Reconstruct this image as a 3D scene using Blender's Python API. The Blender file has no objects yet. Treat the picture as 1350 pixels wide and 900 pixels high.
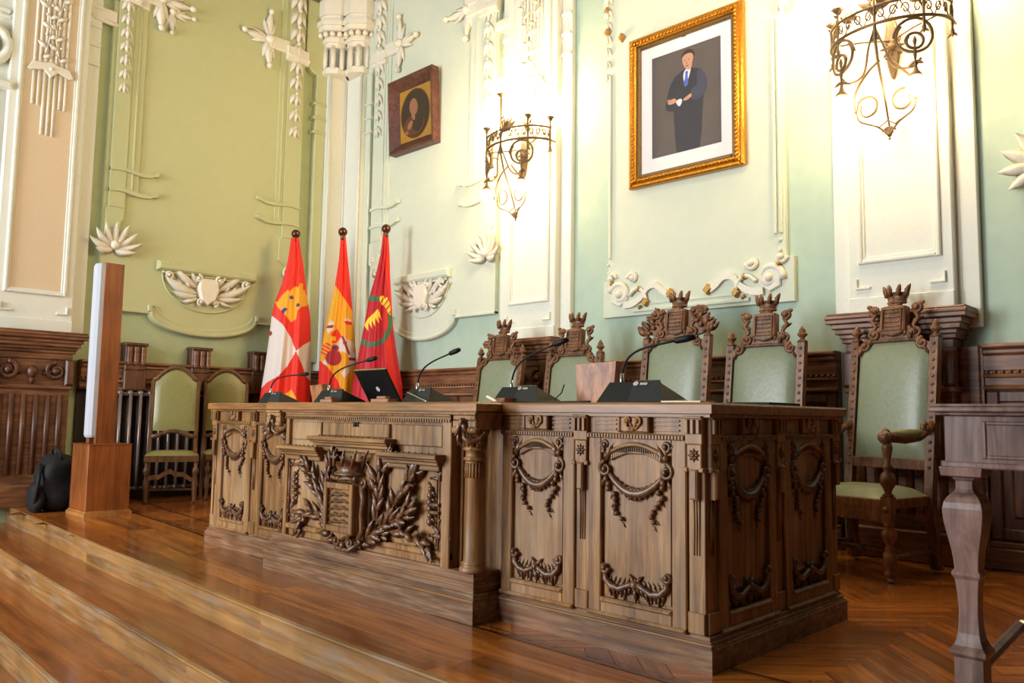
import bpy, math, random
from mathutils import Vector, Matrix
C = bpy.context.scene.collection
PI = math.pi
random.seed(7)
Z3 = Vector((0, 0, 1))

# ------------------------------------------------------------------ helpers
class MB:
    """collects shapes, then links them as ONE mesh object"""
    def __init__(s, o=(0, 0, 0), U=(1, 0, 0), N=(0, -1, 0), V=(0, 0, 1)):
        s.v = []; s.f = []; s.sm = []; s.uv = {}; s.mi = []; s.cur = 0
        s.frame(o, U, N, V)
    def frame(s, o, U=(1, 0, 0), N=(0, -1, 0), V=(0, 0, 1)):
        s.o = Vector(o); s.U = Vector(U).normalized(); s.V = Vector(V).normalized(); s.N = Vector(N).normalized()
    def P(s, u, v, d=0):
        return s.o + s.U * u + s.V * v + s.N * d
    def raw(s, vs, fs, smooth=False, uvs=None):
        b = len(s.v)
        s.v += [Vector(q) for q in vs]
        for i, f in enumerate(fs):
            if uvs: s.uv[len(s.f)] = uvs[i]
            s.f.append([b + k for k in f]); s.sm.append(smooth); s.mi.append(s.cur)
    def add(s, pts, fs, smooth=False):
        s.raw([s.P(*p) for p in pts], fs, smooth)
    def box(s, u0, u1, v0, v1, d0, d1, ch=0.0):
        u0, u1 = sorted((u0, u1)); v0, v1 = sorted((v0, v1)); d0, d1 = sorted((d0, d1))
        c = min(ch, (u1-u0)*.45, (v1-v0)*.45, (d1-d0)*.9) if ch else 0
        if not c:
            p = [(u, v, d) for d in (d0, d1) for v in (v0, v1) for u in (u0, u1)]
            s.add(p, [(0, 1, 3, 2), (4, 6, 7, 5), (0, 4, 5, 1), (2, 3, 7, 6), (0, 2, 6, 4), (1, 5, 7, 3)])
        else:
            a = [(u0, v0), (u1, v0), (u1, v1), (u0, v1)]; b = [(u0+c, v0+c), (u1-c, v0+c), (u1-c, v1-c), (u0+c, v1-c)]
            p = [(x, y, d0) for x, y in a] + [(x, y, d1-c) for x, y in a] + [(x, y, d1) for x, y in b]
            f = [(3, 2, 1, 0), (8, 9, 10, 11)]
            for i in range(4):
                j = (i+1) % 4
                f += [(i, j, 4+j, 4+i), (4+i, 4+j, 8+j, 8+i)]
            s.add(p, f)
    def prism(s, poly, d0, d1, ch=0.0, smooth=False):
        n = len(poly)
        if ch:
            cx = sum(p[0] for p in poly)/n; cy = sum(p[1] for p in poly)/n
            inn = []
            for i in range(n):
                a = Vector(poly[i-1]); b = Vector(poly[i]); c = Vector(poly[(i+1) % n])
                e1 = (b-a); e2 = (c-b)
                if e1.length < 1e-6 or e2.length < 1e-6: inn.append(poly[i]); continue
                e1.normalize(); e2.normalize()
                n1 = Vector((-e1.y, e1.x)); n2 = Vector((-e2.y, e2.x)); m = (n1+n2)
                if m.length < .3: m = n1
                m.normalize(); q = b + m*ch; inn.append((q.x, q.y))
            area = sum(poly[i-1][0]*poly[i][1]-poly[i][0]*poly[i-1][1] for i in range(n))
            if area < 0: inn = [(2*poly[i][0]-inn[i][0], 2*poly[i][1]-inn[i][1]) for i in range(n)]
            p = [(x, y, d0) for x, y in poly] + [(x, y, d1-ch) for x, y in poly] + [(x, y, d1) for x, y in inn]
            f = [tuple(range(n-1, -1, -1)), tuple(range(2*n, 3*n))]
            for i in range(n):
                j = (i+1) % n; f += [(i, j, n+j, n+i), (n+i, n+j, 2*n+j, 2*n+i)]
            s.add(p, f, smooth)
        else:
            p = [(x, y, d0) for x, y in poly] + [(x, y, d1) for x, y in poly]
            f = [tuple(range(n-1, -1, -1)), tuple(range(n, 2*n))]
            for i in range(n):
                j = (i+1) % n; f.append((i, j, n+j, n+i))
            s.add(p, f, smooth)
    def ring(s, u0, u1, v0, v1, w, d0, d1, ch=0.0):
        s.box(u0, u0+w, v0, v1, d0, d1, ch); s.box(u1-w, u1, v0, v1, d0, d1, ch)
        s.box(u0+w, u1-w, v0, v0+w, d0, d1, ch); s.box(u0+w, u1-w, v1-w, v1, d0, d1, ch)
    def tubew(s, pts, r, n=8, smooth=True, flat=1.0):
        """tube through world points; r number or list"""
        pts = [Vector(p) for p in pts]; m = len(pts)
        R = r if isinstance(r, (list, tuple)) else [r]*m
        T = []
        for i in range(m):
            t = (pts[min(i+1, m-1)] - pts[max(i-1, 0)])
            T.append(t.normalized() if t.length > 1e-9 else Vector((0, 0, 1)))
        a = Vector((0, 0, 1)) if abs(T[0].z) < .9 else Vector((1, 0, 0))
        nrm = (a - T[0]*a.dot(T[0])).normalized(); vs = []
        for i in range(m):
            nrm = (nrm - T[i]*nrm.dot(T[i]))
            nrm = nrm.normalized() if nrm.length > 1e-6 else T[i].orthogonal().normalized()
            b = T[i].cross(nrm)
            for k in range(n):
                an = 2*PI*k/n
                vs.append(pts[i] + (nrm*math.cos(an) + b*math.sin(an)*flat)*R[i])
        fs = [(i*n+k, i*n+(k+1) % n, (i+1)*n+(k+1) % n, (i+1)*n+k) for i in range(m-1) for k in range(n)]
        fs += [tuple(range(n-1, -1, -1)), tuple((m-1)*n+k for k in range(n))]
        s.raw(vs, fs, smooth)
    def tube(s, pts, r, n=8, smooth=True):
        s.tubew([s.P(*p) for p in pts], r, n, smooth)
    def ball(s, u, v, d, r, ru=1, rv=1, rd=1, n=8, m=5):
        pts = [(u, v+r*rv, d)]
        for i in range(1, m):
            a = PI*i/m
            for k in range(n):
                b = 2*PI*k/n
                pts.append((u+r*ru*math.sin(a)*math.cos(b), v+r*rv*math.cos(a), d+r*rd*math.sin(a)*math.sin(b)))
        pts.append((u, v-r*rv, d)); L = len(pts)-1
        fs = [(0, 1+(k+1) % n, 1+k) for k in range(n)]
        for i in range(m-2):
            for k in range(n):
                a = 1+i*n+k; b = 1+i*n+(k+1) % n; fs.append((a, b, b+n, a+n))
        fs += [(L, L-n+k, L-n+(k+1) % n) for k in range(n)]
        s.add(pts, fs, True)
    def lathe(s, prof, u, d, n=16, v0=0, sq=False, smooth=True):
        """prof (radius, height) about a vertical axis at (u, d)"""
        pts = []
        if sq: n = 4
        for r, h in prof:
            for k in range(n):
                a = 2*PI*(k+.5)/n if sq else 2*PI*k/n
                q = r*(1.41421 if sq else 1)
                pts.append((u+q*math.cos(a), v0+h, d+q*math.sin(a)))
        m = len(prof)
        fs = [(i*n+k, i*n+(k+1) % n, (i+1)*n+(k+1) % n, (i+1)*n+k) for i in range(m-1) for k in range(n)]
        fs += [tuple(range(n-1, -1, -1)), tuple((m-1)*n+k for k in range(n))]
        s.add(pts, fs, smooth and not sq)
    def leaf(s, u, v, ang, L, w, d=0.0, h=None, curl=0.0, bend=0.0):
        """pointed carved leaf lying on the surface, ridge raised by h"""
        h = w*.55 if h is None else h
        n = 6; pts = []
        for i in range(n+1):
            t = i/n; a = ang + bend*t
            # integrate
            if i == 0: x, y = u, v
            else:
                x += math.cos(a)*L/n; y += math.sin(a)*L/n
            ww = w*.5*math.sin(PI*(t**.8))**.8 if 0 < t < 1 else w*.03
            hh = h*(.35+.65*math.sin(PI*min(t*1.15, 1)))+curl*t*t
            px, py = -math.sin(a), math.cos(a)
            pts += [(x+px*ww, y+py*ww, d+curl*t*t), (x, y, d+hh), (x-px*ww, y-py*ww, d+curl*t*t), (x, y, d-.002+curl*t*t)]
        fs = []
        for i in range(n):
            for k in range(4):
                fs.append((i*4+k, i*4+(k+1) % 4, i*4+4+(k+1) % 4, i*4+4+k))
        s.add(pts, fs, True)
    def scroll(s, u, v, r, turns=1.5, start=0.0, sgn=1, th=.012, d=.01, tail=None, eye=True):
        n = int(14*turns)+4; pts = []; R = []
        for i in range(n+1):
            t = i/n; a = start + sgn*2*PI*turns*t; rr = r*(1-.82*t)
            pts.append((u+rr*math.cos(a), v+rr*math.sin(a), d)); R.append(th*(1-.45*t))
        if tail: pts.insert(0, (tail[0], tail[1], d)); R.insert(0, th*.6)
        s.tube(pts, R, 6)
        if eye: s.ball(u, v, d+th*.4, th*1.25)
    def garland(s, u, v0, v1, w, d=0.0):
        """hanging bell-flower drop"""
        n = max(3, int((v1-v0)/(w*1.05)))
        for i in range(n):
            t = i/n; y = v1 - (v1-v0)*t; ww = w*(1-.45*t)
            for k, a in enumerate((-.42, 0, .42)):
                s.leaf(u+math.sin(a)*ww*.15, y, -PI/2+a, ww*1.3, ww*.52, d+(.012 if k == 1 else 0), h=ww*.32)
            s.ball(u, y-.01, d+ww*.2, ww*.16, n=6, m=4)
    def festoon(s, ua, va, ub, vb, sag, r, d=0.0, leaves=True):
        n = 14; pts = []; R = []
        for i in range(n+1):
            t = i/n; q = 4*t*(1-t)
            pts.append((ua+(ub-ua)*t, va+(vb-va)*t-sag*q, d+r*.7)); R.append(r*(.45+.55*q))
        s.tube(pts, R, 8)
        if leaves:
            for i in range(1, n):
                p = pts[i]; q = pts[i+1] if i < n/2 else pts[i-1]
                a = math.atan2(q[1]-p[1], q[0]-p[0])
                for e in (-.7, .0, .7):
                    s.leaf(p[0], p[1], a+e, R[i]*2.3, R[i]*1.0, d+R[i]*(1.25 if e == 0 else .8), h=R[i]*.5)
    def acanthus(s, u, v, size, dirs, d=0.0, ball=True):
        """spray of leaves from a centre along the angles in dirs"""
        for a in dirs:
            s.leaf(u, v, a, size, size*.36, d, h=size*.12, curl=size*.1)
            s.leaf(u, v, a+.32, size*.72, size*.26, d, h=size*.1)
            s.leaf(u, v, a-.32, size*.72, size*.26, d, h=size*.1)
            s.ball(u+math.cos(a)*size*.97, v+math.sin(a)*size*.97, d+size*.12, size*.11, n=6, m=4)
        if ball: s.ball(u, v, d+size*.08, size*.16)
    def crown(s, u, v, w, h, d0, dd, k=5, pr=.8):
        """open crown of points: u,v centre of the base"""
        n = 18; pts = []
        for lev, (ru, vv) in enumerate(((.72, 0), (.72, .18*h), (.66, .22*h), (.78, .5*h), (1.0, .62*h))):
            for i in range(n+1):
                a = PI*i/n
                pts.append((u-w/2*ru*math.cos(a), v+vv, d0+dd*ru*math.sin(a)))
        m = n+1
        fs = [(l*m+i, l*m+i+1, (l+1)*m+i+1, (l+1)*m+i) for l in range(4) for i in range(n)]
        s.add(pts, fs, True)
        s.tube([(u-w/2*.74*math.cos(PI*i/n), v+.08*h, d0+dd*.74*math.sin(PI*i/n)) for i in range(n+1)], h*.07, 6)
        for j in range(k):
            a = PI*(j+.5)/k if k > 1 else PI/2
            x = u-w/2*.88*math.cos(a); dd2 = d0+dd*math.sin(a)
            lean = -math.cos(a)
            s.tube([(x, v+.42*h, dd2), (x+lean*w*.06, v+.74*h, dd2), (x+lean*w*.14, v+.98*h, dd2), (x+lean*w*.2, v+1.08*h, dd2)], [h*.15*pr, h*.2*pr, h*.13*pr, h*.02], 6)
            s.ball(x+lean*w*.03-w*.05, v+.78*h, dd2, h*.075, n=6, m=4); s.ball(x+lean*w*.03+w*.05, v+.78*h, dd2, h*.075, n=6, m=4)
        # closed back so that it is solid from behind
        s.add([(u-w*.36, v, d0), (u+w*.36, v, d0), (u+w*.5, v+.62*h, d0), (u-w*.5, v+.62*h, d0)], [(0, 3, 2, 1)])
    def build(s, name, mat, parent=None, bevel=0.0, origin=None, solid=0.0, sub=0):
        me = bpy.data.meshes.new(name)
        if parent is not None:
            M = parent_world(parent).inverted(); vs = [M @ v for v in s.v]
        else:
            if origin is None:
                xs = [v.x for v in s.v]; ys = [v.y for v in s.v]; zs = [v.z for v in s.v]
                origin = Vector(((min(xs)+max(xs))/2, (min(ys)+max(ys))/2, min(zs)))
            origin = Vector(origin); vs = [v-origin for v in s.v]
        me.from_pydata([tuple(v) for v in vs], [], s.f)
        mats = mat if isinstance(mat, (list, tuple)) else [mat]
        for m in mats: me.materials.append(m)
        me.polygons.foreach_set('use_smooth', s.sm)
        if len(mats) > 1: me.polygons.foreach_set('material_index', s.mi)
        if s.uv:
            ul = me.uv_layers.new(name='UVMap')
            for pi, uvs in s.uv.items():
                for li, q in zip(me.polygons[pi].loop_indices, uvs): ul.data[li].uv = q
        me.update()
        ob = bpy.data.objects.new(name, me); C.objects.link(ob)
        if parent is not None: ob.parent = parent
        else: ob.location = origin
        if bevel:
            b = ob.modifiers.new('b', 'BEVEL'); b.width = bevel; b.segments = 2; b.limit_method = 'ANGLE'; b.angle_limit = .7
        if solid:
            b = ob.modifiers.new('s', 'SOLIDIFY'); b.thickness = solid; b.offset = 0
        if sub:
            b = ob.modifiers.new('u', 'SUBSURF'); b.levels = sub; b.render_levels = sub
        return ob

def cr2(P, k=6):
    o = []
    for i in range(len(P)-1):
        a, b, c, d = [Vector(q) for q in (P[max(i-1, 0)], P[i], P[i+1], P[min(i+2, len(P)-1)])]
        for j in range(k):
            t = j/k; o.append(tuple(.5*((2*b)+(c-a)*t+(2*a-5*b+4*c-d)*t*t+(3*b-a-3*c+d)*t**3)))
    return o+[tuple(P[-1])]
def parent_world(o):
    M = Matrix.Translation(o.location) @ o.rotation_euler.to_matrix().to_4x4()
    return parent_world(o.parent) @ M if o.parent else M
def tag(o, label=None, cat=None, group=None, kind=None):
    if label: o['label'] = label
    if cat: o['category'] = cat
    if group: o['group'] = group
    if kind: o['kind'] = kind
    return o
def thing(name, loc, rz=0.0, label=None, cat=None, group=None, kind=None):
    o = bpy.data.objects.new(name, None); C.objects.link(o)
    o.location = loc; o.rotation_euler = (0, 0, rz); o.empty_display_size = .1
    return tag(o, label, cat, group, kind)
def copy_tree(o, parent=None):
    c = o.copy(); C.objects.link(c)
    if parent is not None: c.parent = parent
    for ch in [k for k in bpy.data.objects if k.parent == o]: copy_tree(ch, c)
    return c
def struct(mb, name, mat, parent=None, bevel=0.0, label=None, origin=None):
    o = mb.build(name, mat, parent, bevel, origin)
    if parent is None: o['kind'] = 'structure'
    if label: o['label'] = label
    return o

# ------------------------------------------------------------------ materials
def lin(c):
    return tuple(((x/255)/12.92 if x/255 <= .04045 else ((x/255+.055)/1.055)**2.4) for x in c) + (1,)
def mk(name):
    m = bpy.data.materials.new(name); m.use_nodes = True
    nt = m.node_tree; return m, nt, nt.nodes, nt.links, nt.nodes['Principled BSDF']
def plain(name, col, rough=.5, metal=0.0, spec=.5, noise=0.0, bump=0.0, scale=30, emit=None, es=0, coat=0):
    m, nt, N, L, B = mk(name)
    B.inputs['Base Color'].default_value = lin(col); B.inputs['Roughness'].default_value = rough
    B.inputs['Metallic'].default_value = metal; B.inputs['Specular IOR Level'].default_value = spec
    if coat: B.inputs['Coat Weight'].default_value = coat; B.inputs['Coat Roughness'].default_value = .15
    if emit: B.inputs['Emission Color'].default_value = lin(emit); B.inputs['Emission Strength'].default_value = es
    if noise or bump:
        tc = N.new('ShaderNodeTexCoord'); nz = N.new('ShaderNodeTexNoise'); nz.inputs['Scale'].default_value = scale
        nz.inputs['Detail'].default_value = 5; L.new(tc.outputs['Object'], nz.inputs['Vector'])
        if noise:
            mx = N.new('ShaderNodeMix'); mx.data_type = 'RGBA'
            mx.inputs['A'].default_value = lin([max(0, c*(1-noise)) for c in col]); mx.inputs['B'].default_value = lin([min(255, c*(1+noise)) for c in col])
            L.new(nz.outputs['Fac'], mx.inputs['Factor']); L.new(mx.outputs['Result'], B.inputs['Base Color'])
        if bump:
            b = N.new('ShaderNodeBump'); b.inputs['Strength'].default_value = bump; b.inputs['Distance'].default_value = .01
            L.new(nz.outputs['Fac'], b.inputs['Height']); L.new(b.outputs['Normal'], B.inputs['Normal'])
    return m
def wood(name, dark, mid, light, sc=(40, 40, 3), rough=.42, worn_sheen=None, coat=0.0, bump=.15, uv=False, island=False, spec=.5, blotch=(.72, 1.18)):
    m, nt, N, L, B = mk(name)
    tc = N.new('ShaderNodeTexCoord'); mp = N.new('ShaderNodeMapping'); mp.inputs['Scale'].default_value = sc
    L.new(tc.outputs['UV' if uv else 'Object'], mp.inputs['Vector'])
    nz = N.new('ShaderNodeTexNoise'); nz.inputs['Scale'].default_value = 1; nz.inputs['Detail'].default_value = 6; nz.inputs['Roughness'].default_value = .6
    nz.inputs['Distortion'].default_value = .6
    L.new(mp.outputs['Vector'], nz.inputs['Vector'])
    cr = N.new('ShaderNodeValToRGB'); e = cr.color_ramp.elements
    e[0].position = .3; e[0].color = lin(dark); e[1].position = .72; e[1].color = lin(light); k = e.new(.5); k.color = lin(mid)
    L.new(nz.outputs['Fac'], cr.inputs['Fac']); out = cr.outputs['Color']
    n2 = N.new('ShaderNodeTexNoise'); n2.inputs['Scale'].default_value = 2.2; n2.inputs['Detail'].default_value = 4
    L.new(tc.outputs['Object'], n2.inputs['Vector'])
    mr = N.new('ShaderNodeMapRange'); mr.inputs['From Min'].default_value = .35; mr.inputs['From Max'].default_value = .68
    mr.inputs['To Min'].default_value = blotch[0]; mr.inputs['To Max'].default_value = blotch[1]
    L.new(n2.outputs['Fac'], mr.inputs['Value'])
    hs = N.new('ShaderNodeHueSaturation'); L.new(out, hs.inputs['Color']); L.new(mr.outputs['Result'], hs.inputs['Value']); out = hs.outputs['Color']
    if island:
        g = N.new('ShaderNodeNewGeometry'); m2 = N.new('ShaderNodeMapRange'); m2.inputs['To Min'].default_value = island[0]; m2.inputs['To Max'].default_value = island[1]
        L.new(g.outputs['Random Per Island'], m2.inputs['Value'])
        h2 = N.new('ShaderNodeHueSaturation'); L.new(out, h2.inputs['Color']); L.new(m2.outputs['Result'], h2.inputs['Value']); out = h2.outputs['Color']
    if worn_sheen:
        n3 = N.new('ShaderNodeTexNoise'); n3.inputs['Scale'].default_value = worn_sheen[1]; n3.inputs['Detail'].default_value = 5
        mp3 = N.new('ShaderNodeMapping'); mp3.inputs['Scale'].default_value = worn_sheen[2] if len(worn_sheen) > 2 else (1, 1, .5); L.new(tc.outputs['Object'], mp3.inputs['Vector'])
        L.new(mp3.outputs['Vector'], n3.inputs['Vector'])
        r3 = N.new('ShaderNodeMapRange'); r3.inputs['From Min'].default_value = .48; r3.inputs['From Max'].default_value = .72; r3.inputs['To Max'].default_value = worn_sheen[3] if len(worn_sheen) > 3 else .7
        L.new(n3.outputs['Fac'], r3.inputs['Value'])
        mx = N.new('ShaderNodeMix'); mx.data_type = 'RGBA'; mx.inputs['B'].default_value = lin(worn_sheen[0])
        L.new(r3.outputs['Result'], mx.inputs['Factor']); L.new(out, mx.inputs['A']); out = mx.outputs['Result']
    L.new(out, B.inputs['Base Color']); B.inputs['Roughness'].default_value = rough; B.inputs['Specular IOR Level'].default_value = spec
    if coat: B.inputs['Coat Weight'].default_value = coat; B.inputs['Coat Roughness'].default_value = .12
    b = N.new('ShaderNodeBump'); b.inputs['Strength'].default_value = bump; b.inputs['Distance'].default_value = .002
    L.new(nz.outputs['Fac'], b.inputs['Height']); L.new(b.outputs['Normal'], B.inputs['Normal'])
    return m
M_ = {}
M_['wall'] = plain('green_plaster', (202, 212, 188), .75, noise=.03, bump=.05, scale=9)
M_['wall_left'] = plain('warm_lit_plaster', (188, 190, 140), .75, noise=.03, bump=.05, scale=9)  # green plaster with the warm light on the left wall put into its colour
M_['plate_left'] = plain('warm_lit_relief_plaster', (191, 194, 147), .7, noise=.02, bump=.04, scale=9)  # relief plaster, yellowed in colour for the warm lamplight on this wall
M_['plate'] = plain('pale_green_plaster', (212, 218, 198), .7, noise=.02, bump=.04, scale=9)
M_['lower'] = plain('lower_green_plaster', (178, 198, 180), .75, noise=.04, bump=.05, scale=9)
M_['lower_left'] = plain('warm_lit_lower_plaster', (174, 186, 146), .75, noise=.04, bump=.05, scale=9)  # lower plaster, warm light painted into the colour here too
M_['cream'] = plain('cream_plaster', (228, 229, 216), .6, noise=.02, bump=.05, scale=40)
M_['orn'] = plain('cream_relief', (230, 224, 206), .5, noise=.06, bump=.1, scale=60)
M_['stud'] = plain('dull_gilt_stud', (176, 136, 66), .5, metal=.3)
M_['beige'] = plain('beige_plaster_field', (218, 196, 164), .6, noise=.02, bump=.05, scale=40)
M_['ceil'] = plain('ceiling_plaster', (150, 140, 112), .8, noise=.02)
M_['hallwall'] = plain('hall_dark_wall', (46, 34, 26), .8, noise=.05)
M_['desk'] = wood('desk_oak', (80, 48, 22), (136, 92, 46), (176, 132, 80), (38, 38, 2.6), .45, worn_sheen=((190, 158, 122), 2.6, (1, 1, .55), .5))  # pale patches: wear plus window sheen put into the colour
M_['desk_h'] = wood('desk_oak_rail', (84, 54, 26), (134, 94, 52), (166, 124, 78), (2.6, 38, 38), .42)
M_['slab'] = wood('desk_top_oak', (104, 66, 34), (146, 98, 52), (170, 122, 74), (2.6, 38, 38), .35)
M_['plinth'] = wood('worn_plinth_oak', (78, 48, 28), (122, 80, 48), (150, 108, 72), (2.2, 38, 38), .5, worn_sheen=((176, 152, 124), 14, (.35, 1, 4), .38))
M_['carve'] = wood('carved_walnut', (68, 42, 24), (104, 68, 42), (136, 96, 64), (30, 30, 20), .3, bump=.2)
M_['chair'] = wood('chair_walnut', (72, 42, 22), (116, 74, 44), (150, 104, 68), (30, 30, 8), .4)
M_['chairdk'] = wood('side_chair_oak', (66, 42, 20), (104, 70, 38), (130, 92, 54), (30, 30, 5), .45)
M_['wains'] = wood('wainscot_walnut', (76, 48, 30), (124, 80, 52), (158, 110, 74), (3, 3, 30), .42)
M_['wainsv'] = wood('wainscot_walnut_upright', (60, 35, 23), (96, 58, 38), (126, 82, 55), (30, 30, 3), .42)
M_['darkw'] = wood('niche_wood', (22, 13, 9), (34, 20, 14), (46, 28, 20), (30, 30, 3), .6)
M_['table'] = wood('table_walnut', (76, 52, 46), (120, 92, 82), (150, 122, 112), (26, 26, 3), .28, coat=.4)
M_['floor'] = wood('oak_parquet', (118, 60, 18), (164, 94, 34), (192, 122, 52), (1.6, 30, 1), .26, uv=True, island=(.6, 1.25), coat=.4, bump=.05, blotch=(.9, 1.08))
M_['tread'] = wood('oak_tread', (112, 58, 22), (152, 86, 36), (176, 108, 50), (1.0, 22, 1), .26, uv=True, island=(.85, 1.12), coat=.35, bump=.05, blotch=(.85, 1.1))
M_['riser'] = wood('worn_sheen_riser_oak', (112, 72, 34), (150, 106, 56), (174, 132, 80), (1.0, 22, 1), .4, uv=True, island=(.9, 1.08), worn_sheen=((150, 146, 138), 7, (.4, 1, 4), .38))  # grey patches mix wear with daylight highlights painted into the wood
M_['inlay'] = plain('dark_inlay', (62, 26, 10), .2, coat=.5)
M_['totem'] = wood('orange_cherry', (116, 62, 26), (146, 82, 38), (166, 100, 52), (26, 26, 2), .35)
M_['totemb'] = wood('pale_cherry_side', (150, 98, 50), (176, 120, 66), (190, 136, 80), (26, 26, 2), .35)
M_['leather'] = plain('green_leather', (134, 142, 116), .34, noise=.08, bump=.12, scale=35, spec=.6)
M_['leather2'] = plain('olive_leather', (134, 130, 78), .36, noise=.08, bump=.12, scale=35, spec=.6)
M_['gold'] = plain('gilt_frame', (200, 140, 46), .34, metal=.75, noise=.2, bump=.35, scale=45)
M_['golddk'] = plain('dark_gilt', (120, 96, 56), .45, metal=.5, noise=.15, scale=60)
M_['brass'] = plain('brass', (108, 88, 62), .4, metal=.45, noise=.15, scale=60)
M_['black'] = plain('black_plastic', (12, 12, 13), .55, spec=.3)
M_['black2'] = plain('charcoal_grey_plastic', (38, 38, 38), .6, spec=.3)
M_['laptop'] = plain('laptop_shell', (14, 14, 15), .5, spec=.3)
M_['chrome'] = plain('brushed_metal', (190, 192, 196), .25, metal=1)
M_['white'] = plain('white_grille', (186, 190, 200), .4, noise=.02, scale=200)
M_['paper'] = plain('white_card', (236, 226, 196), .7)
M_['walnutbox'] = wood('striped_walnut', (92, 44, 18), (168, 98, 44), (214, 146, 80), (22, 22, 9), .4)
M_['pinkwood'] = plain('pale_wood_holder', (160, 112, 84), .5, noise=.1)
M_['bag'] = plain('black_nylon', (9, 9, 11), .75, noise=.2, bump=.5, scale=18)
M_['radiator'] = plain('radiator_iron', (128, 116, 112), .25, metal=.35)
M_['globe'] = plain('lit_opal_globe', (255, 240, 214), .4, emit=(255, 218, 162), es=125)
M_['mat'] = plain('white_mount', (234, 230, 232), .8)
M_['pic_bg'] = plain('portrait_backdrop', (86, 77, 74), .6, noise=.18, scale=2.2)
M_['suit'] = plain('portrait_suit', (46, 46, 56), .6, noise=.12, scale=8)
M_['suit2'] = plain('portrait_suit_sleeve', (62, 66, 84), .6)
M_['skin'] = plain('portrait_skin', (190, 140, 116), .6)
M_['hair'] = plain('portrait_hair', (62, 44, 34), .7)
M_['shirt'] = plain('portrait_shirt', (205, 208, 220), .6)
M_['tie'] = plain('portrait_tie', (74, 98, 180), .6)
M_['redwood'] = wood('red_brown_frame', (66, 36, 28), (92, 54, 44), (116, 74, 62), (20, 20, 20), .4)
M_['oilgold'] = plain('painted_gold', (170, 126, 44), .5, noise=.15, scale=12)
M_['oildark'] = plain('oil_dark', (56, 44, 34), .45, noise=.25, scale=14)
M_['oilskin'] = plain('oil_flesh', (150, 104, 76), .5, noise=.1, scale=14)
M_['oilred'] = plain('oil_red_brown', (96, 54, 38), .5, noise=.2, scale=14)
M_['glass'] = plain('window_glass', (235, 240, 245), .05)
M_['darkred'] = plain('dark_red_frame', (84, 24, 18), .5)
KEY, FILLP, EXPO = 380, 40, 0.0
FILLS = [(-4.0, -2.2, 30), (-1.0, 1.5, 80)]  # added fill lights, no fittings modelled
# ------------------------------------------------------------------ the setting
XL, YB, XR, YF, ZC, ZH = -7.1, 3.2, 4.6, -7.0, 6.3, -.45
def BW(): return MB((0, YB, 0), (1, 0, 0), (0, -1, 0))
def LW(): return MB((XL, 0, 0), (0, 1, 0), (1, 0, 0))

m = BW(); m.box(XL-.2, XR+.2, -.6, 1.35, -.2, 0); m.box(XL-.2, XR+.2, 1.35, ZC, -.2, 0)
struct(m, 'wall_back', M_['lower'])
m = LW(); m.box(YF, YB, -.6, ZC, -.2, 0); struct(m, 'wall_left', M_['lower_left'])
m = MB((XR, 0, 0), (0, 1, 0), (-1, 0, 0)); m.box(YF, YB, -.6, ZC, -.2, 0); struct(m, 'wall_right', M_['hallwall'])
m = MB(); m.raw([(XL-.2, YF-.2, ZC), (XR+.2, YF-.2, ZC), (XR+.2, YB+.2, ZC), (XL-.2, YB+.2, ZC), (XL-.2, YF-.2, ZC+.2), (XR+.2, YF-.2, ZC+.2), (XR+.2, YB+.2, ZC+.2), (XL-.2, YB+.2, ZC+.2)],
      [(0, 1, 2, 3), (7, 6, 5, 4), (0, 4, 5, 1), (1, 5, 6, 2), (2, 6, 7, 3), (3, 7, 4, 0)]); struct(m, 'ceiling', M_['ceil'])
# front wall (behind the photographer) with three tall windows
WINS = [(-6.3, -4.5), (-3.4, -1.6), (-.5, 1.3)]; W0, W1 = .35, 4.6
m = MB((0, YF, 0), (1, 0, 0), (0, 1, 0))
xs = [XL-.2] + [q for w in WINS for q in w] + [XR+.2]
for i in range(0, len(xs), 2): m.box(xs[i], xs[i+1], -.6, ZC, -.2, 0)
for a, b in WINS: m.box(a, b, -.6, W0, -.2, 0); m.box(a, b, W1, ZC, -.2, 0)
struct(m, 'wall_front', M_['hallwall'])
for i, (a, b) in enumerate(WINS):
    m = MB((0, YF-.1, 0), (1, 0, 0), (0, 1, 0))
    m.ring(a, b, W0, W1, .08, -.03, .05, .01); m.box((a+b)/2-.04, (a+b)/2+.04, W0, W1, -.03, .05, .01); m.box(a, b, 3.4, 3.48, -.03, .05, .01)
    struct(m, 'window_%d' % (i+1), M_['cream'])

# floor: dais with a curved front edge, herringbone, dark inlay lines, three steps
EDGE = [(-7.1, -.39), (-6.6, -.416), (-5.9, -.46), (-5.2, -.506), (-4.5, -.55), (-3.9, -.585), (-3.1, -.618), (-2.4, -.65), (-1.9, -.678), (-1.5, -.693), (-1, -.705), (-.5, -.709), (.4, -.71), (2.5, -.71), (4.6, -.71)]
def edge(x):
    for (a, b), (c, d) in zip(EDGE, EDGE[1:]):
        if a <= x <= c: return b+(d-b)*(x-a)/(c-a)
    return EDGE[0][1] if x < EDGE[0][0] else EDGE[-1][1]
LINE = [(-7.1, .45), (-5.8, .27), (-4.35, .14), (-3.15, -.02), (-2.2, -.12), (-1.03, -.174), (0, -.188), (1.5, -.188), (4.6, -.188)]
def line(x):
    for (a, b), (c, d) in zip(LINE, LINE[1:]):
        if a <= x <= c: return b+(d-b)*(x-a)/(c-a)
    return LINE[-1][1]
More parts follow.
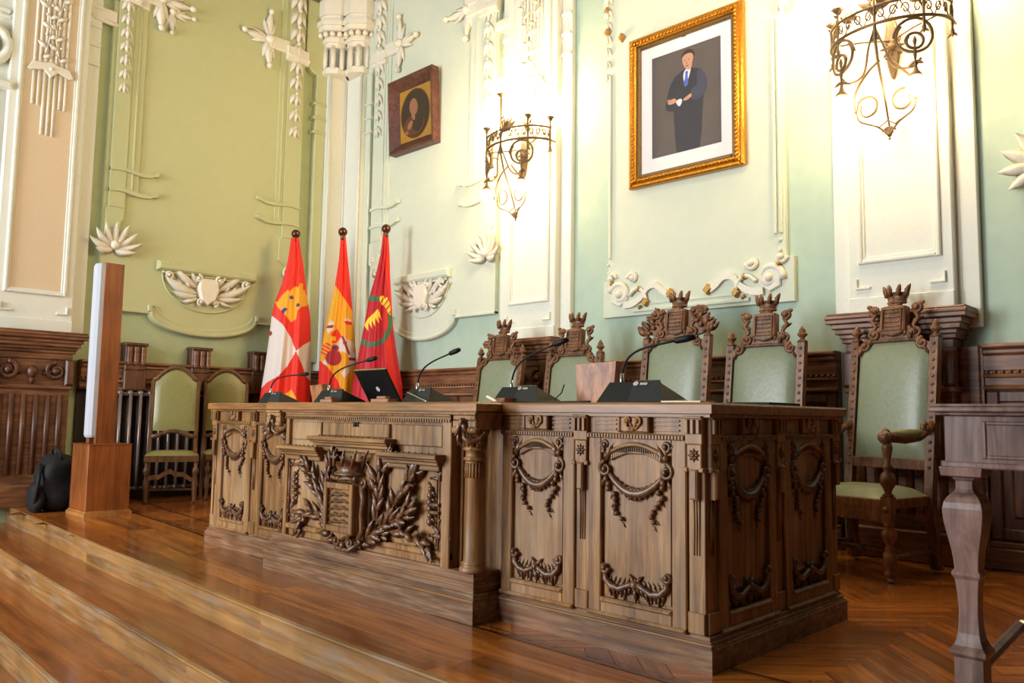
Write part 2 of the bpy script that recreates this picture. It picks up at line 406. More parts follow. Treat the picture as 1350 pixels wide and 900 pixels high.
def planks_strip(m, f0, f1, n, z, x0=XL, x1=XR, L=1.3, seed=3):
    """boards running along x between the curves f0 and f1"""
    rnd = random.Random(seed)
    for k in range(n):
        x = x0 - rnd.random()*L
        while x < x1:
            e = x+L*(.8+.5*rnd.random()); a, b = max(x, x0), min(e, x1)
            if b > a+.02:
                cuts = [a] + [q for q, _ in EDGE+LINE if a < q < b] + [b]; cuts = sorted(set(cuts)); vs = []; fs = []; uvs = []; o = rnd.random()*40
                for q in cuts:
                    y0, y1 = f0(q), f1(q); vs += [(q, y0+(y1-y0)*k/n+.0006, z), (q, y0+(y1-y0)*(k+1)/n-.0006, z)]
                for i in range(len(cuts)-1):
                    fs.append((2*i, 2*i+2, 2*i+3, 2*i+1)); uvs.append([(cuts[i]+o, o), (cuts[i+1]+o, o), (cuts[i+1]+o, o+.1), (cuts[i]+o, o+.1)])
                m.raw(vs, fs, False, uvs)
            x = e
def herring(m, x0, x1, y0, y1, z, n=6, w=.092):
    rnd = random.Random(5); r = math.sqrt(.5)
    def quad(gx, gy, lx, ly):
        q = [((gx+a)*w, (gy+b)*w) for a, b in ((.012, .012), (lx-.012, .012), (lx-.012, ly-.012), (.012, ly-.012))]
        q = [((a-b)*r+x0, (a+b)*r+y0) for a, b in q]
        cx = sum(p[0] for p in q)/4; cy = sum(p[1] for p in q)/4
        if not (x0-.3 < cx < x1+.3 and y0-.1 < cy < y1+.3): return
        q = [(min(max(p[0], XL), XR), min(p[1], YB)) for p in q]; o = rnd.random()*30; L = n*w
        uv = [(o, o), (o+L, o), (o+L, o+w), (o, o+w)] if lx > ly else [(o, o), (o, o+w), (o+L, o+w), (o+L, o)]
        m.raw([(p[0], p[1], z) for p in q], [(0, 1, 2, 3)], False, [uv])
    R = int((x1-x0+y1-y0)/r/w)+12
    for row in range(-R, R):
        for c in range(-R//(2*n)-2, R//(2*n)+2):
            quad(row+2*n*c, row, n, 1)
    for X in range(-R, R):
        for c in range(-R//(2*n)-2, R//(2*n)+2):
            quad(X, X-2*n*c-2*n+1, 1, n)
m = MB()
# slab under the parquet
m.raw([(XL, -.3, -.002), (XR, -.3, -.002), (XR, YB, -.002), (XL, YB, -.002)], [(0, 1, 2, 3)], False, [[(0, 0), (1, 0), (1, 1), (0, 1)]])
herring(m, XL, XR, -.25, YB, .0)
planks_strip(m, lambda x: edge(x)+.012, lambda x: line(x)+.02, 4, .003)
struct(m, 'floor', M_['floor'], origin=(0, 0, 0))
m = MB()
for off, w, z in ((0, .022, .005), (.055, .008, .005), (.30, .014, .005)):
    for i in range(len(LINE)-1):
        (a, b), (c, d) = LINE[i], LINE[i+1]
        m.raw([(a, b+off, z), (c, d+off, z), (c, d+off+w, z), (a, b+off+w, z)], [(0, 1, 2, 3)])
struct(m, 'trim_1', M_['inlay'], origin=(0, 0, 0))
# steps: riser + tread, each its own board run
for i, (off, z) in enumerate(((0, 0), (.335, -.15), (.69, -.30))):
    m = MB(); es = [(x, edge(x)-off) for x, _ in EDGE]; rnd = random.Random(9+i)
    for j in range(len(es)-1):
        (a, b), (c, d) = es[j], es[j+1]; o = int(j/4)*7.3+i; 
        m.raw([(a, b+.006, z-.15), (c, d+.006, z-.15), (c, d+.006, z-.018), (a, b+.006, z-.018)], [(0, 1, 2, 3)], False, [[(a+o, o), (c+o, o), (c+o, o+.13), (a+o, o+.13)]])
        # rounded nosing
        pr = [(.006, -.018), (-.004, -.014), (-.006, -.007), (-.002, -.001), (.013, .0032)]
        for (p0, q0), (p1, q1) in zip(pr, pr[1:]):
            m.raw([(a, b+p0, z+q0), (c, d+p0, z+q0), (c, d+p1, z+q1), (a, b+p1, z+q1)], [(0, 1, 2, 3)], True, [[(a+o, o), (c+o, o), (c+o, o+.01), (a+o, o+.01)]])
    struct(m, 'trim_%d' % (2+i), M_['riser'], origin=(0, 0, z-.15))
    if i < 2:
        m = MB(); nx = (.335, .69)[i]
        planks_strip(m, lambda x: edge(x)-nx+.012, lambda x: edge(x)-(0, .335)[i]+.006, 2, z-.1495, L=2.4, seed=20+i)
        struct(m, 'trim_%d' % (6+i), M_['tread'], origin=(0, 0, z-.15))
m = MB(); planks_strip(m, lambda x: YF, lambda x: edge(x)-.69+.006, 40, ZH, L=1.6, seed=31)
m.raw([(XL, YF, ZH-.01), (XR, YF, ZH-.01), (XR, YB, ZH-.01), (XL, YB, ZH-.01)], [(0, 1, 2, 3)], False, [[(0, 0), (1, 0), (1, 1), (0, 1)]])
fl = struct(m, 'floor', M_['floor'], origin=(0, 0, ZH))

tn = [10]
def trim(): tn[0] += 1; return 'trim_%d' % tn[0]

# --- classical pilaster on a wall: c centre along the wall
def pilaster(mk_, c, hw=.335, side=.1, pan=M_['cream']):
    w = mk_(); p = w.P
    w.box(c-hw-.13, c+hw+.13, 1.5, ZC, 0, .055, .006)
    w.box(c-hw, c+hw, 1.5, ZC, 0, .125, .008)
    root = struct(w, trim(), pan)
    f = mk_(); 
    # mitred raised moulding around a sunk field, foot blocks
    f.ring(c-hw+.07, c+hw-.07, 1.97, ZC-.1, .03, .125, .15, .008); f.ring(c-hw+.10, c+hw-.10, 2.0, ZC-.13, .016, .125, .137, .004)
    f.box(c-hw, c+hw, 1.62, 1.74, .125, .14, .006)
    for s in (-1, 1):
        f.box(c+s*(hw-.10)-.045, c+s*(hw-.10)+.045, 1.795, 1.81, .125, .145, .003); f.box(c+s*(hw-.10)+s*.04, c+s*(hw-.10)+s*.052, 1.795, 1.87, .125, .145, .003)
        for z in (4.35, 4.55, 4.75, 4.95): f.box(c+s*(hw+.065)-.06, c+s*(hw+.065)+.06, z, z+.035, .055, .085, .01)
    f.build('moulding', M_['cream'], root)
    # reeds below and above the ribbon band, vine leaves on the upper reeds
    r = mk_(); n = 7
    for i in range(n):
        t = (i-(n-1)/2)/((n-1)/2); u = c+t*.14; z0 = 3.5 if abs(t) < .45 else 3.78
        r.tube([(u, z0, .13), (u, 4.12, .13)], .014, 6); r.tube([(u, 4.2, .13), (u, ZC-.2, .13)], .014, 6)
    r.build('reeding', M_['orn'], root)
    b = mk_(); b.prism([(c-.2, 4.11), (c-.16, 4.19), (c-.05, 4.2), (c, 4.22), (c+.05, 4.2), (c+.16, 4.19), (c+.2, 4.11), (c+.17, 4.1), (c+.06, 4.13), (c, 4.07), (c-.06, 4.13), (c-.17, 4.1)], .125, .165, .006)
    b.ball(c, 4.15, .165, .02); b.build('ribbon_band', M_['orn'], root)
    v = mk_(); rn = random.Random(3)
    for s in (-1, 1):
        pts = [(c+s*(.075+.05*math.sin(z*5.2)), z, .15) for z in [4.25+.1*k for k in range(19)]]
        v.tube(pts, .007, 5)
        for k, (x, z, d) in enumerate(pts):
            v.leaf(x, z, PI/2+(1 if k % 2 else -1)*1.0, .1, .05, .148, h=.025); v.ball(x+(.03 if k % 2 else -.03), z+.03, .16, .014, n=6, m=4)
    v.build('vine_relief', M_['orn'], root)
    return root
pilaster(BW, -.365); pilaster(BW, -3.77); PL = pilaster(LW, -.30)
fb = LW(); fb.box(-.30-.235, -.30+.235, 2.0, ZC-.13, .12, .127); fb.build('field', M_['beige'], PL)
pilaster(BW, 3.05)

# --- narrow strip with a hanging garland, ribbon, brackets and stepped foot; s=+1 ornaments go towards +u
def strip(mk_, u0, u1, s, z0, zb=4.1, foot='shell', extra=.13, pm=M_['plate'], th=.055, cross=True):
    w = mk_(); out = u1 if s > 0 else u0
    w.box(u0, u1, 2.95, ZC, 0, th+.022, .006)
    if extra:
        a = out; w.box(min(a, a+s*extra), max(a, a+s*extra), 3.1, ZC, 0, th+.012, .005); w.box(min(a+s*extra*.4, a+s*extra*.55), max(a+s*extra*.4, a+s*extra*.55), 3.1, ZC, 0, th+.022, .005)
    # stepped foot
    cx = (u0+u1)/2; h = (u1-u0)/2
    w.prism([(cx-h, 2.95), (cx-h*1.25, 2.93), (cx-h*1.25, 2.68), (cx-h*.4, 2.62), (cx-h*.2, 2.55), (cx+h*.2, 2.55), (cx+h*.9, 2.5), (cx+h*.9, 2.66), (cx+h*.6, 2.72), (cx+h*.6, 2.8), (cx+h, 2.84), (cx+h, 2.95)][::1], 0, th+.02, .005)
    root = struct(w, trim(), pm)
    g = mk_(); g.garland(cx, zb, ZC-.1, (u1-u0)*.86, th+.022); g.build('garland', M_['orn'], root)
    k = mk_()
    for z in (3.14, 3.36):
        a = u0 if s > 0 else u1; L = (u1-u0)+.32
        pts = [(a+s*t*L, z-.02+.012*math.sin(t*7)+(.012 if t > .85 else 0), th+.03) for t in [j/12 for j in range(13)]]
        for (p, q) in zip(pts, pts[1:]): k.prism([(p[0], p[1]-.014), (q[0], q[1]-.014), (q[0], q[1]+.022), (p[0], p[1]+.022)], th-.01, th+.04)
        e = pts[-1]; k.ball(e[0], e[1]+.012, th+.012, .03, rd=.9)
    k.build('bracket', pm, root)
    if cross:
        b = mk_(); b.prism([(u0-.04, 5.12), (u1+.04, 5.12), (u1+.04, 5.3), (u0-.04, 5.3)], th, th+.06, .012)
        b.prism([(u0-.04, 5.18), (u1+.04, 5.16), (u1+.04, 5.19), (u0-.04, 5.21)], th+.06, th+.075, .005); b.build('ribbon_band', M_['orn'], root)
        x = mk_(); X0 = out+s*.26; x.acanthus(X0, 5.3, .34, (PI/2, -PI/2, 0 if s > 0 else PI), th)
        x.box(min(out, X0), max(out, X0), 5.2, 5.36, th-.02, th+.04, .01); x.build('leaf_spray', M_['orn'], root)
    o = mk_()
    if foot == 'shell':
        cy = 2.58
        for a in range(-1, 8):
            t = a/6*PI; L = .27 if 0 <= a <= 6 else .2
            o.leaf(cx, cy-.06, t, L, .085, th+.01, h=.04, curl=.07, bend=(t-PI/2)*-.35)
        o.ball(cx, cy-.02, th+.03, .05)
    else:
        o.scroll(cx+s*.02, 2.55, .085, 1.4, PI/2, s, .02, th+.02); o.scroll(cx-s*.04, 2.72, .05, 1.2, -PI/2, -s, .014, th+.02)
        o.leaf(cx, 2.5, -PI/2, .14, .07, th)
    o.build('shell' if foot == 'shell' else 'scroll', M_['orn'], root)
    return root
strip(LW, .32, .48, 1, 0, pm=M_['plate_left'])
strip(LW, 2.27, 2.49, -1, 0, zb=4.12, foot='scroll', pm=M_['plate_left'], extra=.1)
strip(BW, -6.45, -6.24, 1, 0, zb=4.16, foot='scroll', extra=.1)
strip(BW, -4.53, -4.33, -1, 0, zb=4.05, extra=.2)

# --- big relief panel with a round swag at its lower edge
def swag_panel(mk_, u0, u1, c, hw, zb, zl, pm, shelf, zs=2.42):
    R = mk_(); th = .05; n = 20
    pts = [(u0, ZC), (u0, zb), (c-hw, zb)]
    arc = [(c-hw*math.cos(PI*i/n), zb-(zb-zl)*math.sin(PI*i/n)**1.0) for i in range(1, n)]
    pts += arc + [(c+hw, zb), (u1, zb), (u1, ZC)]
    R.prism(pts, 0, th)
    root = struct(R, trim(), pm)
    e = mk_(); ring = [(c-hw-.02, zb+.06)] + [(c-hw, zb)] + arc + [(c+hw, zb), (c+hw+.02, zb+.06)]
    e.tube([(a+(c-a)*.03, b+.02, th-.004) for a, b in ring[1:-1]], [.024]*len(ring[1:-1]), 8); e.tube([(a+(c-a)*.09, b+.075, th-.004) for a, b in ring[1:-1]], .012, 6)
    e.prism([(a+(c-a)*.09, b+.07) for a, b in ring[1:-1]]+[(a, b+.01) for a, b in ring[1:-1]][::-1], th-.01, th+.01)
    e.box(u0, c-hw, zb-.006, zb+.02, 0, th+.012, .004); e.box(c+hw, u1, zb-.006, zb+.02, 0, th+.012, .004)
    for s in (-1, 1): e.box(c+s*(hw-.005)-.022, c+s*(hw-.005)+.022, zb+.02, zb+.085, th-.01, th+.03, .008)
    e.build('moulding', pm, root)
    s = mk_(); s.box(c-shelf, c+shelf, zs-.045, zs+.05, th, th+.07, .02); s.box(c-shelf+.06, c+shelf-.06, zs-.075, zs-.045, th, th+.035, .008)
    n = 16; arc2 = [(c-shelf*.88*math.cos(PI*i/n), zs-.08-.37*math.sin(PI*i/n)) for i in range(n+1)]
    s.tube([(a, b, th+.004) for a, b in arc2], .012, 6); s.build('shelf_moulding', pm, root)
    o = mk_(); zc = zs-.2
    o.prism([(c-.1, zc+.12), (c+.1, zc+.12), (c+.12, zc), (c+.08, zc-.12), (c, zc-.17), (c-.08, zc-.12), (c-.12, zc)], th, th+.07, .02)
    for s_ in (-1, 1):
        o.scroll(c+s_*.12, zc+.11, .045, 1.2, PI/2, s_, .016, th+.05)
        o.scroll(c+s_*.08, zc-.14, .04, 1.2, -PI/2, s_, .014, th+.04)
        base = 0 if s_ > 0 else PI
        for k, (a, L, vv) in enumerate(((.1, .42, -.06), (.38, .40, 0), (-.22, .3, -.08), (.75, .2, .03), (-.6, .2, -.1))):
            ang = base+s_*a; o.leaf(c+s_*.1, zc+vv, ang, L, L*.3, th, h=.05, curl=.05, bend=s_*.5)
        o.scroll(c+s_*(shelf-.12), zc+.11, .05, 1.1, -PI/2, -s_, .016, th+.04)
        for t in (.2, .28, .36): o.leaf(c+s_*t, zc-.01, base+s_*1.0, .11, .05, th+.02, h=.03)
    o.build('cartouche', M_['orn'], root)
    return root
swag_panel(LW, .28, 2.5, 1.40, .61, 1.905, 1.70, M_['plate_left'], .56)
swag_panel(BW, -6.47, -4.31, -5.45, .54, 1.93, 1.71, M_['plate'], .48)
# upper wall field right of the small pilaster and beyond the right pilaster
for a, b in ((-3.27, -2.93), (-1.13, -.85), (.14, 2.5)):
    pass
# --- portrait panel with gilt-tipped scrolls in its lower corners
R = BW(); R.prism([(-2.93, 1.775), (-1.14, 1.775), (-1.14, 2.12), (-1.2, 2.12), (-1.2, ZC), (-2.88, ZC), (-2.88, 2.1), (-2.93, 2.1)], 0, .04, .004)
pp = struct(R, trim(), M_['plate'])
e = BW(); e.box(-2.6, -1.5, 1.80, 1.835, .04, .06, .008); e.box(-2.62, -1.48, 1.86, 1.875, .04, .05, .003)
for a in (-1.29, -1.245, -2.86): e.box(a, a+.025, 2.3, 4.0, .04, .062, .008)
for z in (2.17, 2.25): e.ball(-1.245, z, .045, .018); e.ball(-2.87, z, .045, .014)
e.build('moulding', M_['plate'], pp)
o = BW(); gl = BW()
for s, c0 in ((1, -2.93), (-1, -1.14)):
    X = lambda t: c0+s*t
    # ribbon scroll: a big loop and an S tail along the edge
    o.scroll(X(.19), 1.97, .11, 1.15, PI/2*(1+s)-.2, -s, .03, .05)
    o.prism([(X(.1), 1.9), (X(.19), 1.86), (X(.28), 1.92), (X(.28), 2.02), (X(.19), 2.07), (X(.1), 2.02)], .04, .062, .01)
    o.scroll(X(.10), 2.12, .05, 1.0, 0, s, .02, .05); o.scroll(X(.33), 2.1, .055, 1.0, PI, -s, .022, .055)
    rb = cr2([(.24, 1.87, 0), (.34, 1.88, 0), (.43, 1.93, 0), (.50, 2.01, 0), (.57, 2.02, 0), (.63, 1.97, 0), (.69, 1.93, 0)], 5)
    for p, q in zip(rb, rb[1:]):
        o.prism([(X(p[0]), p[1]-.03), (X(q[0]), q[1]-.03), (X(q[0]), q[1]+.03), (X(p[0]), p[1]+.03)], .04, .07)
    rb = cr2([(.30, 1.95, 0), (.36, 2.0, 0), (.42, 1.99, 0), (.46, 1.94, 0), (.47, 1.90, 0)], 4)
    o.tube([(X(p[0]), p[1], .06) for p in rb], .018, 6)
    for (a, b, r) in ((.47, 1.88, .036), (.72, 1.93, .04), (.40, 2.0, .022), (.11, 2.07, .02), (.41, 1.84, .018)):
        gl.prism([(X(a)-r, b), (X(a), b-r*1.15), (X(a)+r, b), (X(a), b+r*1.15)], .04, .085, .012)
    gl.ball(X(.19), 1.97, .068, .022)
o.build('scroll', M_['orn'], pp); gl.build('gilt_stud', M_['stud'], pp)
g = BW(); g.garland(-2.88, 3.9, 5.4, .11, .045); g.garland(-1.2, 3.97, 5.4, .17, .045); g.build('garland', M_['orn'], pp)
gg = BW(); 
for q in ((-2.72, 4.32), (-2.88, 4.42), (-2.88, 4.62)): gg.prism([(q[0]-.035, q[1]), (q[0], q[1]-.045), (q[0]+.035, q[1]), (q[0], q[1]+.045)], .04, .08, .015)
gg.build('gilt_stud', M_['stud'], pp)
# big leaf rosette at the right edge
o = BW(); 
for k in range(11): o.leaf(.46, 2.5, PI/2+k*2*PI/11, .24, .1, 0, h=.04, curl=.07)
o.ball(.46, 2.5, .04, .06); struct(o, trim(), M_['orn'])

# --- corner: two lobed shafts meeting in the corner, with a corbel and pendant capital
W = MB()
def lobe(m, cx, cy, r, z0, z1, n=8, sx=1, sy=1):
    p = [(cx+r*sx*math.cos(2*PI*(k+.5)/n), cy+r*sy*math.sin(2*PI*(k+.5)/n)) for k in range(n)]
    m.raw([(x, y, z0) for x, y in p]+[(x, y, z1) for x, y in p], [tuple(range(n-1, -1, -1)), tuple(range(n, 2*n))]+[(k, (k+1) % n, n+(k+1) % n, n+k) for k in range(n)])
W.raw([(XL, 2.80, 1.4), (-6.96, 2.80, 1.4), (-6.96, 3.06, 1.4), (-6.60, 3.06, 1.4), (-6.60, YB, 1.4), (XL, YB, 1.4)] + [(XL, 2.80, ZC), (-6.96, 2.80, ZC), (-6.96, 3.06, ZC), (-6.60, 3.06, ZC), (-6.60, YB, ZC), (XL, YB, ZC)],
      [(0, 1, 7, 6), (1, 2, 8, 7), (2, 3, 9, 8), (3, 4, 10, 9), (5, 4, 3, 2, 1, 0), (6, 7, 8, 9, 10, 11)])
cr = struct(W, trim(), M_['cream'])
s_ = MB()
s_.tubew([(-6.945, 2.815, 1.5), (-6.945, 2.815, 5.1)], .018, 6); s_.tubew([(-6.62, 3.045, 1.5), (-6.62, 3.045, 5.1)], .018, 6); s_.tubew([(-6.95, 3.05, 1.5), (-6.95, 3.05, 5.1)], .012, 6)
s_.build('reeding', M_['cream'], cr)
k = MB()
for cx, cy in ((-6.99, 2.9), (-6.72, 3.09)):
    for z0, z1, r in ((5.08, 5.14, .19), (5.14, 5.17, .16), (5.42, 5.48, .17), (5.48, 5.52, .2), (5.60, 5.66, .27), (5.66, 5.72, .3), (5.72, 5.8, .24), (5.8, 6.0, .27), (6.0, 6.3, .22)):
        lobe(k, cx, cy, r, z0, z1)
    for a in range(8):
        t = 2*PI*a/8; x, y = cx+.145*math.cos(t), cy+.145*math.sin(t)
        k.tubew([(x, y, 5.16), (x, y, 5.44)], .03, 6)
        for b in range(2):
            tt = t+PI/8*b; k.frame((cx+.225*math.cos(tt), cy+.225*math.sin(tt), 5.565)); k.ball(0, 0, 0, .036)
    k.frame((0, 0, 0)); lobe(k, cx, cy, .19, 5.52, 5.61)
k.build('capital', M_['orn'], cr)
f = LW(); f.prism([(2.5, 5.17), (2.58, 5.08), (2.66, 5.06), (2.8, 5.06), (2.8, 6.0), (2.5, 5.98)], 0, .1, .01); f.box(2.66, 2.8, 1.5, 5.1, 0, .09, .01)
for z in (4.32, 4.5, 4.68): f.box(2.62, 2.8, z, z+.03, 0, .11, .008)
f.build('ear_plate', M_['plate_left'], cr)
f = BW(); f.prism([(-6.60, 5.06), (-6.5, 5.06), (-6.42, 5.17), (-6.42, 6.0), (-6.60, 6.0)], 0, .1, .01); f.box(-6.60, -6.5, 1.5, 5.1, 0, .09, .01)
for z in (4.32, 4.5, 4.68): f.box(-6.60, -6.46, z, z+.03, 0, .11, .008)
f.build('ear_plate', M_['plate'], cr)
# arch heads and consoles at the top of the walls
h = LW(); h.tube([(.0, 4.95, .05), (.1, 4.86, .05), (.22, 4.85, .05), (.32, 4.85, .05)], .025, 6); h.box(.03, .32, 4.86, 5.0, 0, .06, .02); h.box(.3, .62, 5.12, 5.3, .0, .09, .02)
h.acanthus(.86, 5.2, .24, (-PI/2, 0), .05); struct(h, trim(), M_['orn'])
h = BW(); h.box(-4.35, -4.10, 4.9, 5.02, 0, .09, .03); h.box(-4.8, -4.4, 5.3, 5.5, 0, .1, .03)
for z in (4.65, 4.45, 4.25): h.ball(-4.14, z, .06, .03)
struct(h, trim(), M_['orn'])
h = LW(); h.scroll(-.83, 4.25, .2, 1.6, PI/2, -1, .05, .1); h.box(-1.2, -.62, 3.86, 3.93, 0, .18, .02)
for z in (4.6, 4.75, 4.9): h.box(-1.2, -.66, z, z+.03, 0, .12, .008)
h.box(-1.15, -.72, 1.5, 3.86, 0, .09, .01); struct(h, trim(), M_['cream'])

# --- wainscot
def wain(mk_, u0, u1, th=.07, panels=True, zt=1.385, base=True, gap=None):
    w = mk_()
    w.box(u0, u1, zt-.03, zt, 0, th+.05, .01); w.box(u0, u1, zt-.07, zt-.03, 0, th+.03, .012); w.box(u0, u1, zt-.17, zt-.07, 0, th+.012, .006)
    w.box(u0, u1, 1.1, zt-.17, 0, th); w.tube([(u0, zt-.2, th+.01), (u1, zt-.2, th+.01)], .014, 6); w.tube([(u0, 1.11, th+.004), (u1, 1.11, th+.004)], .016, 6)
    root = struct(w, trim(), M_['wains'])
    d = mk_(); n = int((u1-u0)/.042)
    for i in range(n): d.ball(u0+(i+.5)*(u1-u0)/n, zt-.178, th+.008, .015, n=6, m=4)
    d.build('bead_moulding', M_['wains'], root)
    if panels:
        b = mk_(); b.box(u0, u1, 0, 1.1, 0, th-.02)
        n = max(1, round((u1-u0)/.62)); pw = (u1-u0)/n
        for i in range(n):
            a = u0+i*pw; b.ring(a+.01, a+pw-.01, .18, 1.09, .07, th-.02, th+.004, .008); b.box(a+.13, a+pw-.13, .31, .97, th-.02, th, .02)
            b.ball(a+.045, .95, th, .035, rd=.6)
        b.build('panelling', M_['wainsv'], root)
        s = mk_(); s.box(u0, u1, 0, .13, 0, th+.02, .008); s.box(u0, u1, .13, .17, 0, th+.008, .008); s.build('baseboard', M_['wains'], root)
    return root
def pedestal(mk_, c, hw=.34, console=False):
    w = mk_()
    prof = [(1.42, .0), (1.45, .02), (1.48, .03), (1.515, .055), (1.55, .07), (1.58, .10), (1.605, .105), (1.62, .095)]
    z = 1.36
    for zz, e in prof: w.box(c-hw-e, c+hw+e, z, zz, 0, .2+e, .006); z = zz
    w.box(c-hw+.01, c+hw-.01, 0, 1.36, 0, .19, .006); w.box(c-hw-.02, c+hw+.02, 0, .2, 0, .22, .01); w.box(c-hw-.01, c+hw+.01, 1.08, 1.12, 0, .22, .01)
    root = struct(w, trim(), M_['wains'])
    f = mk_()
    for i in range(6):
        u = c-hw+.09+i*(2*hw-.18)/5; f.tube([(u, .3, .19), (u, 1.03, .19)], .026, 6)
    f.build('fluting', M_['wainsv'], root)
    k = mk_()
    for s in (-1, 1):
        k.scroll(c+s*.2, 1.25, .085, 1.5, PI/2, s, .026, .2); k.box(c+s*hw*.93-.04, c+s*hw*.93+.04, 1.12, 1.36, .19, .235, .015)
        k.leaf(c+s*.08, 1.22, PI/2-s*1.3, .14, .06, .19, h=.03)
    k.ball(c, 1.24, .2, .05, rv=1.2); k.leaf(c, 1.2, -PI/2, .09, .06, .2); k.build('carved_console', M_['wainsv'], root)
    return root
wain(BW, -6.6, -4.22); wain(BW, -3.32, -.82); wain(BW, .10, 2.6)
j = BW(); j.box(.09, .105, 0, 1.39, 0, .085); j.box(-.04, .09, 0, 1.38, 0, .1, .01); struct(j, trim(), M_['wains'])
pedestal(BW, -.365); pedestal(BW, -3.77); pedestal(LW, -.30); pedestal(BW, 3.05)
wain(LW, .15, 2.85, th=.09, panels=False); wain(LW, -2.6, -.75, th=.09)
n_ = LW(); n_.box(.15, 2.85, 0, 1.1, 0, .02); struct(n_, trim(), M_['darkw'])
n_ = LW(); n_.box(1.98, 2.85, 0, 1.1, .02, .09, .01); n_.ring(2.05, 2.78, .2, 1.02, .07, .09, .105, .006); struct(n_, trim(), M_['wainsv'])
for c in (.655, 1.345, 2.05):     # triglyph brackets
    b = LW(); b.box(c-.11, c+.11, 1.1, 1.3, .08, .14, .01); b.box(c-.105, c+.105, 1.30, 1.56, .0, .13, .01); b.box(c-.115, c+.115, 1.55, 1.58, 0, .15, .006)
    br = struct(b, trim(), M_['wainsv'])
    b = LW()
    for u in (-.07, 0, .07): b.box(c+u-.022, c+u+.022, 1.38, 1.54, .13, .155, .008); b.ball(c+u, 1.37, .14, .02)
    b.build('fluting', M_['wains'], br)
# ------------------------------------------------------------------ the carved desk
DX0, DX1, DD = -3.9, 0.0, 1.18
CX0, CX1, CY = -2.82, -1.055, -.158
desk = thing('council_desk', (-1.95, .55, 0), 0, 'long carved oak council desk with coat of arms and festooned panels', 'desk')
def plan(e, ye=0):
    return [(DX0-e, -e), (CX0-e, -e), (CX0-e, CY-e), (CX1+e, CY-e), (CX1+e, -e), (DX1+e, -e), (DX1+e, DD+e), (DX0-e, DD+e)]
def ext(m, poly, z0, z1, ch=0):
    m.frame((0, 0, 0), (1, 0, 0), (0, 0, 1), (0, 1, 0)); m.prism(poly, z0, z1, ch); m.frame((0, 0, 0))
m = MB()
ext(m, plan(.012), .912, .952, .008); ext(m, plan(-.004), .898, .914, .004)
m.build('worktop', M_['slab'], desk)
m = MB()
for z0, z1, e in ((0, .085, 0), (.085, .093, -.006), (.093, .108, -.012), (.108, .122, -.02)): ext(m, plan(e), z0, z1, .004)
cb = [(CX0+.02, .03), (CX0+.02, CY+.02), (CX1-.02, CY+.02), (CX1-.02, .03)]
for z0, z1, e in ((.12, .15, .014), (.15, .158, -.002), (.158, .17, .006), (.17, .198, .014), (.198, .21, .006)):
    ext(m, [(CX0+.02+e, .03), (CX0+.02+e, CY+.02+e), (CX1-.02-e, CY+.02+e), (CX1-.02-e, .03)], z0, z1, .004)
m.build('plinth', M_['plinth'], desk)
m = MB(); m.box(CX0-.003, CX1+.003, .094, .104, -CY-.004, -CY+.004, .003); m.box(CX1, DX1, .094, .102, -.01, .003, .002); m.build('worn_edge', M_['riser'], desk)
m = MB(); m.box(DX0+.06, DX1-.06, .1, .905, -DD+.04, -.06)
BX0, BX1 = -2.68, -1.25       # centre block between the columns
m.box(BX0+.002, BX1-.002, .2, .905, -.06, .09); m.box(-.075, -.04, .12, .905, -.07, -.028, .002)
m.build('carcass', M_['desk'], desk)

